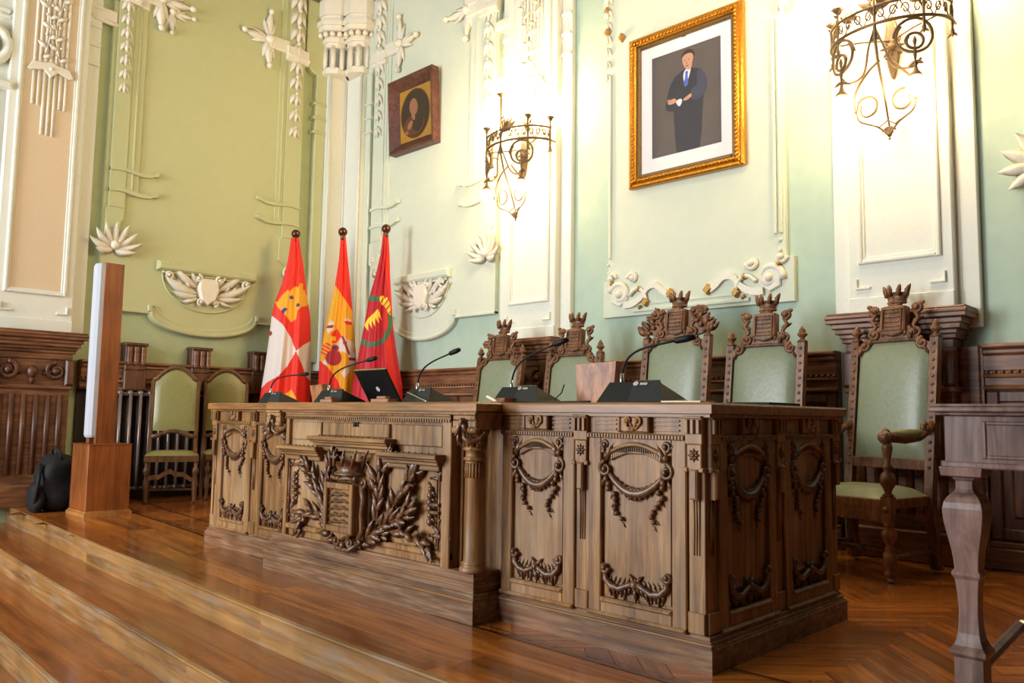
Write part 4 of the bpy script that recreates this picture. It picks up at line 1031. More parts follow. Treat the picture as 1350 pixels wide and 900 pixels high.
# ------------------------------------------------------------------ side chairs by the radiator
def sidechair():
    t = thing('side_chair', (0, 0, 0)); W = M_['chairdk']; hw = .235
    yb = lambda z: .2+max(0, z-.45)*.1
    s = MB(); s.frame((0, 0, 0), (1, 0, 0), (0, 0, 1), (0, 1, 0)); s.prism([(-hw-.01, -.24), (hw+.01, -.24), (hw-.01, .2), (-hw+.01, .2)], .40, .46, .006); s.build('seat_frame', W, t)
    vs = []; n = 8
    for j in range(n+1):
        for i in range(n+1):
            u = i/n*2-1; v = j/n*2-1; k = max(0, (1-abs(u)**4)*(1-abs(v)**4))**.5; vs.append((u*(hw+.008), -.03+.21*v, .46+.045*k))
    c = MB(); c.raw(vs, [(j*(n+1)+i, j*(n+1)+i+1, (j+1)*(n+1)+i+1, (j+1)*(n+1)+i) for j in range(n) for i in range(n)], True); c.build('seat', M_['leather2'], t)
    H = 1.34; arch = lambda u: H-.13+.13*math.cos(min(1, abs(u)*1.15)*PI/2)**.8 if abs(u) < .87 else H-.13
    f = MB()
    for sx in (-1, 1):
        f.tubew([(sx*(hw-.02), .24, .0), (sx*(hw-.02), .2, .4), (sx*(hw-.02), yb(.9), .9), (sx*(hw-.02), yb(1.2), H-.135)], [.018, .022, .021, .02], 6, False)
    f.tubew([(u*(hw-.02), yb(1.25), arch(u)) for u in [i/12*2-1 for i in range(25) if i <= 24 and i/12*2-1 <= 1]], .024, 8)
    f.tubew([(u*(hw-.02), yb(.66), .66+.03*math.cos(u*PI)) for u in [i/8*2-1 for i in range(9)]], .024, 8)
    f.build('back_frame', W, t)
    vs = []; nx, nz = 12, 10
    for side in (-1, 1):
        for j in range(nz+1):
            for i in range(nx+1):
                u = i/nx*2-1; v = j/nz; z = .69+(arch(u)-.02-.69)*v; k = max(0, (1-abs(u)**3)*(1-abs(2*v-1)**3))**.5
                vs.append((u*(hw-.035), yb(z)+(-.008-.028*k if side < 0 else .015), z))
    M1 = (nx+1)*(nz+1); b = MB(); b.raw(vs, [(j*(nx+1)+i+o, j*(nx+1)+i+1+o, (j+1)*(nx+1)+i+1+o, (j+1)*(nx+1)+i+o) for o in (0, M1) for j in range(nz) for i in range(nx)], True); b.build('backrest', M_['leather2'], t)
    for sx in (-1, 1):
        l = MB((sx*(hw-.015), -.21, 0), (1, 0, 0), (0, 1, 0)); l.lathe([(.016, 0), (.024, .015), (.016, .04), (.02, .12), (.028, .2), (.018, .24), (.018, .27), (.03, .30), (.03, .33), (.016, .35), (.022, .40)], 0, 0, 12); l.build('leg', W, t)
    a = MB((0, -.22, 0)); 
    n = 12; top = [(-hw+.02+(2*hw-.04)*i/n, .25+.08*(1-abs(i/n*2-1))+.012*math.sin(i*PI/2)) for i in range(n+1)]
    for (p, q) in zip(top, top[1:]): a.prism([(p[0], p[1]-.045), (q[0], q[1]-.045), (q[0], q[1]), (p[0], p[1])], -.01, .01)
    a.build('apron', W, t)
    st = MB(); st.box(-hw+.02, hw-.02, .11, .13, .02, .05); 
    for sx in (-1, 1): st.tubew([(sx*(hw-.02), -.2, .12), (sx*(hw-.02), .22, .12)], .012, 6)
    st.build('stretcher', W, t); return t
S1 = sidechair(); S2 = copy_tree(S1)
S1.location = (-6.56, .90, .002); S1.rotation_euler = (0, 0, math.radians(66)); S2.location = (-6.60, 1.50, .002); S2.rotation_euler = (0, 0, math.radians(72))
tag(S1, 'side chair with olive arched back beside the wooden post, seat in view', 'chair', 'side chairs by the radiator')
tag(S2, 'side chair with olive arched back just left of the desk, seat mostly hidden', 'chair', 'side chairs by the radiator')

# radiator
rad = thing('radiator', (-6.98, 1.05, .04), 0, 'cast iron column radiator in the dark niche behind the side chairs', 'radiator')
for i in range(16):
    y = .32+i*.1; m = MB()
    m.tubew([(-6.955, y, .1), (-6.955, y, 1.06)], .017, 8); m.tubew([(-7.02, y, .1), (-7.02, y, 1.06)], .017, 8)
    m.frame((-6.985, y, 0), (1, 0, 0), (0, 1, 0)); m.ball(0, 1.07, 0, .05, rv=.6, rd=.7); m.ball(0, .11, 0, .05, rv=.6, rd=.7)
    m.build('section', M_['radiator'], rad)
m = MB(); m.tubew([(-6.99, .27, .11), (-6.99, 1.88, .11)], .02, 8); m.tubew([(-6.99, .27, 1.06), (-6.99, 1.88, 1.06)], .02, 8)
for y in (.32, 1.82): m.box(-7.01, -6.95, 0.0, .1, -y-.01, -y+.01)
m.build('header_pipe', M_['radiator'], rad)

# ------------------------------------------------------------------ wooden post with slim white loudspeaker
tp = thing('loudspeaker_post', (-5.95, .03, 0), 0, 'tall orange wooden post with slim white column loudspeaker on a square base', 'speaker stand')
m = MB(); m.box(-6.15, -5.76, .05, .60, -.20, .15, .004)
m.box(-6.155, -5.755, .60, .606, -.205, .155, .002); b_ = m.build('base_box', M_['totem'], tp)
m = MB(); m.box(-6.17, -5.74, 0, .035, -.22, .17, .006); m.box(-6.16, -5.75, .035, .05, -.21, .16, .006); m.build('base_moulding', M_['totemb'], tp)
m = MB(); m.box(-6.02, -5.86, .606, 2.17, -.09, .07, .003); m.build('post', M_['totem'], tp)
m = MB((-5.93, 0, 0), (1, 0, 0), (0, -1, 0)); 
pr = [(-.065, .07), (-.065, .10), (-.045, .125), (0, .135), (.045, .125), (.065, .10), (.065, .07)]
vs = [(a, z, d) for z in (.66, .68, 2.14, 2.16) for a, d in [(p*(.9 if z in (.66, 2.16) else 1), .07+(q-.07)*(.85 if z in (.66, 2.16) else 1)) for p, q in pr]]
n = len(pr); m.add(vs, [(l*n+i, l*n+(i+1) % n, (l+1)*n+(i+1) % n, (l+1)*n+i) for l in range(3) for i in range(n)]+[tuple(range(n-1, -1, -1)), tuple(3*n+i for i in range(n))])
sp = m.build('loudspeaker', M_['white'], tp)
m = MB((-5.93, 0, 0)); m.box(-.03, .03, .61, .66, .07, .11, .003); m.build('bracket', M_['totem'], tp)

# ------------------------------------------------------------------ black bags on the dais
def lump(m, cx, cy, rx, ry, rz, seed, tilt=0.0, n=22, k=14):
    rn = random.Random(seed); ph = [rn.uniform(0, 6) for _ in range(6)]; vs = []
    for j in range(k+1):
        b = PI*j/k
        for i in range(n):
            a = 2*PI*i/n
            sx = abs(math.cos(a))**.7*math.copysign(1, math.cos(a)); sy = abs(math.sin(a))**.7*math.copysign(1, math.sin(a))
            w = 1+.07*math.sin(3*a+ph[0]+2*b)+.05*math.sin(5*b+ph[1]+a)+.03*math.sin(9*a+ph[2]+4*b)
            r = math.sin(b)**.55 if 0 < b < PI else 0
            z = rz*(1-math.cos(PI-b))*.5*2 if False else rz*(1+math.cos(b))/2
            vs.append((cx+rx*sx*r*w+tilt*z, cy+ry*sy*r*w, z))
    m.raw(vs, [(j*n+i, j*n+(i+1) % n, (j+1)*n+(i+1) % n, (j+1)*n+i) for j in range(k) for i in range(n)], True)
bg = thing('backpack', (-6.5, -.22, .002), 0, 'black backpack slumped on the dais left of the wooden post', 'backpack')
m = MB(); lump(m, -6.45, -.17, .2, .17, .50, 3); m.build('bag_body', M_['bag'], bg)
m = MB(); m.tubew([(-6.44, -.2, .44), (-6.46, -.22, .53), (-6.38, -.22, .56), (-6.30, -.2, .52), (-6.31, -.18, .44)], .014, 6); m.build('carry_handle', M_['bag'], bg)
m = MB(); m.tubew([(-6.34, -.34, .42), (-6.28, -.36, .3), (-6.29, -.38, .12), (-6.34, -.35, .03)], .018, 6); lump(m, -6.40, -.34, .12, .06, .26, 5); m.build('pocket', M_['bag'], bg)
m = MB(); lump(m, -6.80, .12, .12, .3, .36, 9); bb = m.build('shoulder_bag', M_['bag'], None)
tag(bb, 'low black bag lying against the panelling, left of the backpack', 'bag')
m = MB((-6.85, -.25, 0)); 

# ------------------------------------------------------------------ side table at the right edge
TX, TY, TH = .77, .20, .95
tb = thing('side_table', (1.5, .78, 0), 0, 'dark walnut table with shaped baluster legs, cut off by the right edge of the photo', 'table')
m = MB()
for z0, z1, e in ((.915, .925, .015), (.925, .94, .03), (.94, .95, .022)): m.box(TX-.05-e, 2.35+e, z0, z1, -1.41-e, -TY+.05+e, .004)
m.build('tabletop', M_['table'], tb)
m = MB(); m.box(TX-.045, 2.33, .765, .915, -1.405, -TY+.045, .003); m.ring(TX+.06, 2.2, .785, .898, .012, -TY+.045, -TY+.05, .003); m.box(TX-.055, 2.34, .755, .775, -1.41, -TY+.055, .004)
m.build('apron', M_['table'], tb)
prof = [(.04, 0), (.04, .19), (.05, .2), (.05, .212), (.04, .225), (.034, .24), (.030, .26), (.0275, .29), (.0265, .33), (.029, .38), (.033, .42), (.04, .432), (.04, .44), (.033, .45), (.0345, .475), (.038, .505), (.0435, .535), (.049, .565), (.053, .59), (.0555, .615), (.0555, .632), (.052, .65), (.045, .664), (.035, .675), (.028, .682), (.024, .69), (.024, .715), (.03, .72), (.03, .726), (.056, .73), (.06, .757)]
for x, y in ((TX, TY), (2.28, TY), (TX, 1.36), (2.28, 1.36)):
    m = MB((x, y, 0), (1, 0, 0), (0, 1, 0)); m.lathe([(r, z) for r, z in prof], 0, 0, sq=True); m.build('leg', M_['table'], tb, bevel=.002)
m = MB()
for x in (TX, 2.28): m.tubew([(x, TY, .14), (x, TY+.2, .15), (x, .78, .18), (x, 1.16, .15), (x, 1.36, .14)], .02, 8, False)
m.tubew([(TX, .78, .18), (1.5, .78, .16), (2.28, .78, .18)], .022, 8, False); m.build('stretcher', M_['table'], tb)

# ------------------------------------------------------------------ things on the desk
ZD = .9525
def mic(x, y, rz, lab, tip=(.17, .02, .26), s=1.0):
    t = thing('desk_microphone', (x, y, ZD), rz, lab, 'microphone', 'gooseneck microphones on the desk')
    F = lambda *p: (p[0]*s, p[1]*s, p[2]*s)
    # wedge with a raised speaker half; front towards +y (the speakers' side), its back to the room
    m = MB((0, 0, 0)); m.raw([F(*p) for p in [(-.115, -.075, .0), (.115, -.075, .0), (.115, .075, 0), (-.115, .075, 0), (-.088, -.045, .06), (.08, -.045, .06), (.10, .06, .014), (-.105, .06, .014)]],
        [(3, 2, 1, 0), (4, 5, 6, 7), (0, 1, 5, 4), (1, 2, 6, 5), (2, 3, 7, 6), (3, 0, 4, 7)])
    L = t.matrix_basis
    M0 = Matrix.Translation(t.location) @ Matrix.Rotation(rz, 4, 'Z'); m.v = [M0 @ v for v in m.v]
    b = m.build('base', M_['black'], t, bevel=.003)
    m = MB(); m.raw([F(*p) for p in [(.0, -.079, .002), (.118, -.079, .002), (.118, -.07, .002), (0, -.07, .002), (.0, -.049, .062), (.083, -.049, .062), (.083, -.042, .064), (.0, -.042, .064)]],
        [(3, 2, 1, 0), (4, 5, 6, 7), (0, 1, 5, 4), (1, 2, 6, 5), (2, 3, 7, 6), (3, 0, 4, 7)]); m.v = [M0 @ v for v in m.v]
    m.build('loudspeaker_grille', M_['black2'], t)
    m = MB(); m.tubew([F(-.055, -.03, .04), F(-.055, -.03, .085)], .006*s, 8); m.v = [M0 @ v for v in m.v]; m.build('collar', M_['chrome'], t)
    m = MB(); a = Vector(F(-.055, -.03, .06)); e = Vector(F(*tip)); c1 = a+Vector((0.0, 0, .095*s)); c2 = a+(e-a)*.45+Vector((-.02, 0, .045))*s
    P = [((1-q)**3)*a+3*q*(1-q)**2*c1+3*q*q*(1-q)*c2+q**3*e for q in [i/12 for i in range(13)]]
    m.tubew(P, .0038*s, 6); m.v = [M0 @ v for v in m.v]; g = m.build('gooseneck', M_['black'], t)
    d = (P[-1]-P[-2]).normalized(); m = MB(); m.tubew([e-d*.01, e, e+d*.03*s, e+d*.055*s], [.006*s, .0095*s, .011*s, .008*s], 10); m.v = [M0 @ v for v in m.v]; m.build('capsule', M_['black'], g)
    m = MB(); m.frame((0, -.0535*s, .052*s), (1, 0, 0), (0, -.894, .447), (0, .447, .894)); m.prism([(.012*s+.009*s*math.cos(k*PI/6), .007*s*math.sin(k*PI/6)) for k in range(12)], -.001, .004*s); m.box(.025*s, .05*s, -.004*s, .003*s, -.001, .003*s); m.v = [M0 @ v for v in m.v]; m.build('badge', M_['chrome'], t)
    return t
mic(-.375, .125, 0.02, 'gooseneck microphone nearest the right corner of the desk', (.11, .0, .175), 1.4)
mic(-1.10, .22, 0.0, 'gooseneck microphone left of the larger wooden block, over the right wing of the desk', (.13, .0, .21), 1.3)
mic(-1.72, .14, -.15, 'gooseneck microphone right of the laptop with a pen leaning across it', (.15, .0, .20), 1.25)
mic(-2.56, .16, 0.0, 'gooseneck microphone left of the laptop, before the red and yellow flag', (.2, .0, .19), 1.3)
mic(-3.32, .2, 0.0, 'gooseneck microphone at the far left end of the desk', (.21, .0, .155), 1.2)
# laptop with lid open, back towards the room
lp = thing('laptop', (-2.2, .26, ZD), 0, 'open black laptop seen from behind, standing before the green-ringed red flag', 'laptop')
m = MB(); m.box(-2.45, -2.15, ZD, ZD+.018, -.52, -.30, .004); m.build('keyboard_base', M_['laptop'], lp)
m = MB((-2.30, .29, ZD+.012), (1, 0, 0), Vector((0, -.17, -.11)), Vector((0, -.11, .17))); m.box(-.15, .15, .0, .215, -.006, .006, .003); ld = m.build('lid', M_['laptop'], lp)
m = MB(m.o, m.U, m.N, m.V); m.prism([(.016*math.cos(k*PI/8), .09+.016*math.sin(k*PI/8)) for k in range(16)], .006, .0072); m.build('emblem', plain('silver_emblem', (190, 190, 200), .5), ld)
m = MB(m.o, m.U, m.N, m.V); m.box(-.15, .15, .213, .2175, -.006, .007); m.build('lid_edge', M_['chrome'], ld)
# wooden boxes
m = MB(); m.frame((-.80, .40, ZD), (1, .12, 0), (.12, -1, 0), (0, 0, 1)); m.prism([(-.105, 0), (.085, 0), (.105, .195), (-.115, .185)], -.05, .05, .002); 
bx = m.build('name_block', M_['walnutbox'], None); tag(bx, 'larger striped wooden block standing on the right wing of the desk', 'wooden block')
m = MB(); m.frame((-3.10, .38, ZD), (1, .1, 0), (.1, -1, 0), (0, 0, 1)); m.prism([(-.05, 0), (.06, 0), (.045, .13), (-.085, .122)], -.04, .04, .002)
bx = m.build('name_block', M_['walnutbox'], None); tag(bx, 'smaller dark wooden block near the left end of the desk', 'wooden block')
def holder(x, y, w, lab):
    m = MB((x, y, ZD)); m.box(-w/2, w/2, 0, .02, -.03, .03, .004); m.box(-w*.3, w*.22, .02, .034, -.015, .015, .004)
    o = m.build('card_holder', M_['pinkwood'], None); tag(o, lab, 'card holder', 'pale wooden card holders on the desk')
holder(-2.46, .02, .12, 'small pale wooden card holder before the second microphone from the left')
holder(-1.93, .0, .15, 'small pale wooden card holder lying before the laptop')
def pen(name, a, b, r, mat, lab, cat):
    m = MB(); a = Vector(a); b = Vector(b); d = (b-a).normalized(); m.tubew([a, a+d*.006, b-d*.012, b], [r*.6, r, r, r*.3], 8); o = m.build(name, mat, None); tag(o, lab, cat)
pen('pen', (-1.80, .05, ZD+.055), (-1.58, .0, ZD+.006), .0045, M_['chrome'], 'silver pen leaning on the microphone right of the laptop', 'pen')
pen('pen', (-1.185, .03, ZD+.03), (-1.09, .0, ZD+.006), .006, M_['paper'], 'cream pen lying at the step in the desk front', 'pen')
m = MB((-1.14, .1, ZD)); m.box(-.05, .05, 0, .022, -.05, .05, .005); o = m.build('spectacle_case', M_['pinkwood'], None); tag(o, 'small brown case under the cream pen at the step of the desk', 'case')
m = MB(); m.tubew([(-1.0, .03, ZD+.006), (-.9, .06, ZD+.004), (-.8, .08, ZD+.004), (-.68, .05, ZD+.004), (-.56, .015, ZD+.004)], .004, 6)
m.tubew([(-.9, .06, ZD+.005), (-.93, .2, ZD+.01), (-.935, .27, ZD+.05), (-.935, .29, ZD+.09)], .003, 6); o = m.build('microphone_cable', M_['black'], None); tag(o, 'thin black cable running along the right wing of the desk', 'cable')
m = MB((-.10, .05, ZD)); m.box(-.11, .06, 0, .006, -.05, .05, .001); o = m.build('paper_pad', M_['paper'], None); tag(o, 'white paper pad at the right front corner of the desk', 'paper')
m = MB((-.14, .68, ZD)); m.box(-.1, .1, 0, .012, -.14, .14, .003); o = m.build('desk_folder', M_['black'], None); tag(o, 'thin black folder on the right end of the desk', 'folder')
m = MB((-1.35, .3, ZD)); m.box(-.1, .1, 0, .004, -.14, .14, .001)

# ------------------------------------------------------------------ framed pictures
fr = thing('framed_portrait', (-2.06, 3.14, 2.88), 0, 'large gilt framed portrait of a person in a dark suit with crossed arms', 'framed picture')
x0, x1, z0, z1 = -2.615, -1.508, 2.885, 4.235; FD = .05
m = BW(); 
m.ring(x0, x1, z0, z1, .035, FD, FD+.05, .012); m.ring(x0+.03, x1-.03, z0+.03, z1-.03, .05, FD, FD+.062, .02)
rn = random.Random(1)
def beads(a0, a1, b, hor):
    n = int((a1-a0)/.034)
    for i in range(n):
        a = a0+(i+.5)*(a1-a0)/n
        if hor: m.leaf(a-.014, b-.012, .7, .04, .022, FD+.058, h=.02)
        else: m.leaf(b-.012, a-.014, .9, .045, .026, FD+.058, h=.02)
for b in (z0+.055, z1-.055): beads(x0+.03, x1-.03, b, True)
for b in (x0+.055, x1-.055): beads(z0+.03, z1-.03, b, False)
m.build('frame', M_['gold'], fr)
m = BW(); m.ring(x0+.078, x1-.078, z0+.078, z1-.078, .035, FD-.01, FD+.035, .01); m.build('inner_frame', M_['golddk'], fr)
m = BW(); m.box(x0+.05, x1-.05, z0+.05, z1-.05, .04, FD+.008); mt = m.build('mount', M_['mat'], fr)
px0, px1, pz0, pz1 = x0+.225, x1-.215, z0+.235, z1-.22
m = BW(); m.box(px0, px1, pz0, pz1, FD+.008, FD+.010); pic = m.build('portrait_print', M_['pic_bg'], mt)
def pp2(pts): return [(px0+(px1-px0)*a, pz0+(pz1-pz0)*b) for a, b in pts]
MATS = [M_['pic_bg'], M_['suit'], M_['suit2'], M_['skin'], M_['hair'], M_['shirt'], M_['tie']]
m = BW(); lay = [0]
def shape(pts, mi, k=2):
    m.cur = mi; lay[0] += 1; m.prism(smooth(pp2([(a, b*.97) for a, b in pts]), k), FD+.0095, FD+.0105+lay[0]*.00012)
shape([(.37, 0), (.37, 0), (.34, .2), (.34, .42), (.72, .42), (.74, .2), (.70, 0), (.70, 0)], 1, 1)
shape([(.30, .74), (.40, .79), (.52, .82), (.64, .80), (.76, .75), (.80, .62), (.76, .5), (.74, .3), (.735, .22), (.34, .22), (.33, .38), (.32, .5)], 1)
shape([(.66, .78), (.77, .74), (.82, .62), (.78, .5), (.62, .47), (.58, .52), (.68, .58)], 2)
shape([(.30, .74), (.36, .72), (.34, .58), (.42, .50), (.66, .47), (.64, .43), (.30, .42), (.20, .46), (.22, .56)], 1)
shape([(.48, .80), (.57, .83), (.60, .86), (.56, .72), (.50, .66), (.47, .72)], 5)
shape([(.50, .79), (.545, .79), (.535, .74), (.55, .66), (.50, .63), (.475, .67), (.505, .74)], 6, 1)
shape([(.51, .88), (.60, .88), (.60, .81), (.55, .79), (.52, .81)], 3)
shape([(.46, .95), (.50, .985), (.57, .98), (.62, .94), (.615, .88), (.585, .83), (.53, .805), (.485, .84), (.46, .89)], 3)
shape([(.445, .93), (.46, .985), (.53, 1.01), (.60, .995), (.64, .95), (.63, .90), (.61, .95), (.56, .965), (.49, .96), (.465, .94)], 4)
for a in (.495, .555): shape([(a-.014, .902), (a, .908), (a+.014, .902), (a, .896)], 4, 1)
shape([(.515, .90), (.525, .87), (.51, .863), (.535, .863)], 4, 1)
shape([(.50, .842), (.535, .846), (.56, .842), (.53, .834)], 6 if False else 4, 1)
shape([(.24, .53), (.34, .56), (.38, .52), (.34, .50), (.25, .50)], 3)
shape([(.46, .515), (.56, .55), (.615, .565), (.62, .54), (.56, .505), (.49, .495)], 3)
shape([(.58, .60), (.70, .62), (.80, .60), (.78, .52), (.66, .50), (.59, .52)], 2)
for q in ((.26, .548), (.27, .53), (.28, .512)): shape([(q[0]-.045, q[1]), (q[0], q[1]+.008), (q[0]+.03, q[1]), (q[0], q[1]-.008)], 3, 1)
shape([(.36, .52), (.44, .535), (.46, .50), (.42, .45), (.38, .48)], 5, 1)
m.build('suited_figure', MATS, pic)
m = BW(); cxx = (px0+px1)/2-.01; m.crown(cxx, pz1+.1, .05, .035, FD+.008, .004, 3); m.build('crest_mark', M_['golddk'], mt)

pt = thing('framed_painting', (-5.6, 3.1, 3.92), 0, 'small dark wood framed oval painting high on the wall above the flags', 'framed picture')
u0, u1, w0, w1, e = -6.02, -5.215, 3.915, 4.775, .05
def tilt(mb):      # hangs leaning forward at the top
    for i, v in enumerate(mb.v): mb.v[i] = Vector((v.x, v.y-(v.z-w0)*.06, v.z))
m = BW()
o_ = [(u0, w0), (u1, w0), (u1, w1), (u0, w1)]; i_ = [(u0+.13, w0+.13), (u1-.13, w0+.13), (u1-.13, w1-.13), (u0+.13, w1-.13)]
vs = [(a, b, e) for a, b in o_]+[(a, b, e+.10) for a, b in o_]+[(a+(.02 if a == u0 else -.02), b+(.02 if b == w0 else -.02), e+.105) for a, b in o_]+[(a, b, e+.02) for a, b in i_]
fs = []
for l in range(3):
    for k in range(4): j = (k+1) % 4; fs.append((l*4+k, l*4+j, l*4+4+j, l*4+4+k))
m.add(vs, fs); tilt(m); m.build('frame', M_['redwood'], pt)
m = BW(); m.box(u0+.12, u1-.12, w0+.12, w1-.12, e, e+.022); tilt(m); cv = m.build('canvas', M_['oilgold'], pt)
MATS2 = [M_['oildark'], M_['oilskin'], M_['oilred']]
m = BW(); cx_, cz_ = (u0+u1)/2, (w0+w1)/2
def el(a, b, ra, rb, mi, dd, n=24, rot=0):
    m.cur = mi; P = []
    for k in range(n):
        x, y = ra*math.cos(2*PI*k/n), rb*math.sin(2*PI*k/n); P.append((cx_+a+x*math.cos(rot)-y*math.sin(rot), cz_+b+x*math.sin(rot)+y*math.cos(rot)))
    m.prism(P, e+.02, e+.0225+dd)
el(0, 0, .262, .288, 2, .001, 36); el(0, .0, .245, .272, 0, .002, 36); el(-.02, -.13, .19, .12, 2, .003); el(-.02, .08, .075, .10, 1, .004, 20, .2); el(-.035, .12, .085, .075, 0, .0035); el(-.03, -.02, .03, .06, 1, .0042, 16, .3)
el(-.09, -.12, .06, .035, 1, .0045, 16, .8); el(-.15, -.2, .03, .02, 1, .0045, 12); el(.04, -.1, .1, .12, 0, .0038)
tilt(m); m.build('oval_portrait', MATS2, cv)
pf = MB((0, YB, 0)); pf.ring(.385, .9, 2.72, 3.02, .03, .01, .05, .008); q = pf.build('picture_frame', M_['cream'], None)
q2 = BW(); q2.box(.41, .87, 2.745, 2.995, .0, .03); q3 = q2.build('canvas', M_['darkred'], q); tag(q, 'small cream framed dark red picture barely entering at the right edge of the photo', 'framed picture')
# ------------------------------------------------------------------ three flags in the corner
def inside(p, poly):
    x, y = p; c = False; n = len(poly); j = n-1
    for i in range(n):
        xi, yi = poly[i]; xj, yj = poly[j]
        if (yi > y) != (yj > y) and x < (xj-xi)*(y-yi)/(yj-yi)+xi: c = not c
        j = i
    return c
def near(p, q, r): return (p[0]-q[0])**2+(p[1]-q[1])**2 < r*r
FC = [plain('flag_red', (232, 40, 22), .6), plain('flag_yellow', (240, 168, 26), .6), plain('flag_white', (226, 214, 206), .6), plain('flag_purple', (70, 50, 130), .6),
      plain('flag_crimson', (186, 24, 42), .6), plain('flag_green', (70, 112, 82), .6), plain('flag_maroon', (170, 30, 50), .6), plain('flag_bright_yellow', (250, 212, 70), .6)]
def pat1(p):
    if near(p, (137, 368), 9) or near(p, (166, 401), 8) or inside(p, [(92, 432), (108, 415), (122, 422), (104, 445)]): return 3
    if inside(p, [(64, 385), (78, 388), (84, 372), (105, 345), (118, 332), (128, 340), (150, 312), (165, 318), (172, 295), (186, 300), (185, 325), (196, 330), (202, 350), (210, 352), (217, 378), (205, 400), (182, 408), (165, 425), (160, 465), (140, 482), (125, 466), (95, 430), (75, 410)]): return 1
    if near(p, (46, 532), 12): return 6
    if inside(p, [(50, 448), (100, 490), (140, 550), (165, 612), (130, 680), (95, 725), (45, 755), (5, 800), (0, 700), (30, 560)]): return 2
    if inside(p, [(165, 612), (200, 580), (245, 550), (250, 760), (215, 725), (190, 665)]): return 2
    if inside(p, [(120, 812), (152, 786), (190, 850), (185, 900), (150, 880)]): return 1
    return 0
def pat2(p):
    x, y = p
    if y < 320+(x-95)*1.43: return 0
    if inside(p, [(20, 655), (80, 710), (120, 760), (150, 830), (180, 950), (20, 950)]): return 0
    if near(p, (105, 613), 9): return 3
    if near(p, (105, 615), 17): return 6
    if near(p, (100, 660), 36): return 6
    if inside(p, [(84, 545), (112, 525), (132, 560), (108, 592), (88, 590)]): return 1 if near(p, (96, 572), 12) else 0
    if inside(p, [(132, 556), (192, 590), (180, 645), (118, 625), (112, 600)]): return 6 if (abs((x-150)-(y-595)*.4) < 6 or near(p, (148, 590), 9)) else 2
    if inside(p, [(50, 590), (84, 592), (96, 640), (66, 668), (40, 640)]): return 0 if int((y-x*.6)/9) % 2 else 1
    if inside(p, [(62, 520), (80, 484), (98, 500), (90, 530), (70, 548)]): return 6 if abs(y-515) < 7 else 2
    if inside(p, [(140, 485), (152, 472), (176, 482), (178, 505), (146, 502)]): return 0 if y > 488 else 2
    if inside(p, [(165, 650), (180, 622), (202, 640), (196, 690), (172, 700)]): return 6 if abs(y-662) < 8 else 2
    if inside(p, [(135, 730), (160, 695), (178, 715), (150, 752)]): return 2
    if inside(p, [(48, 672), (66, 672), (74, 695), (54, 690)]): return 2
    return 1
def pat3(p):
    x, y = p
    cx, cy = 95, 510; r = math.hypot((x-cx)/.78, y-cy)
    if inside(p, [(122, 395), (140, 385), (150, 402), (160, 392), (168, 410), (176, 430), (178, 478), (166, 470), (150, 440), (130, 425)]): return 7 if (int(x/6+y/9) % 4) else 6
    if inside(p, [(118, 453), (128, 470), (137, 503), (122, 486), (124, 520), (106, 492), (108, 535), (90, 505), (95, 545), (76, 515), (78, 558), (57, 528), (72, 500)]): return 7
    if 98 < r < 122 and (y > 560 or (y < 440 and x < 125)): return 5
    if 92 < r < 118 and x > 150 and y > 470: return 5
    if x > 138+(y-90)*.035: return 0 if int((x-(y-90)*.16)/17) % 3 else 4
    return 4
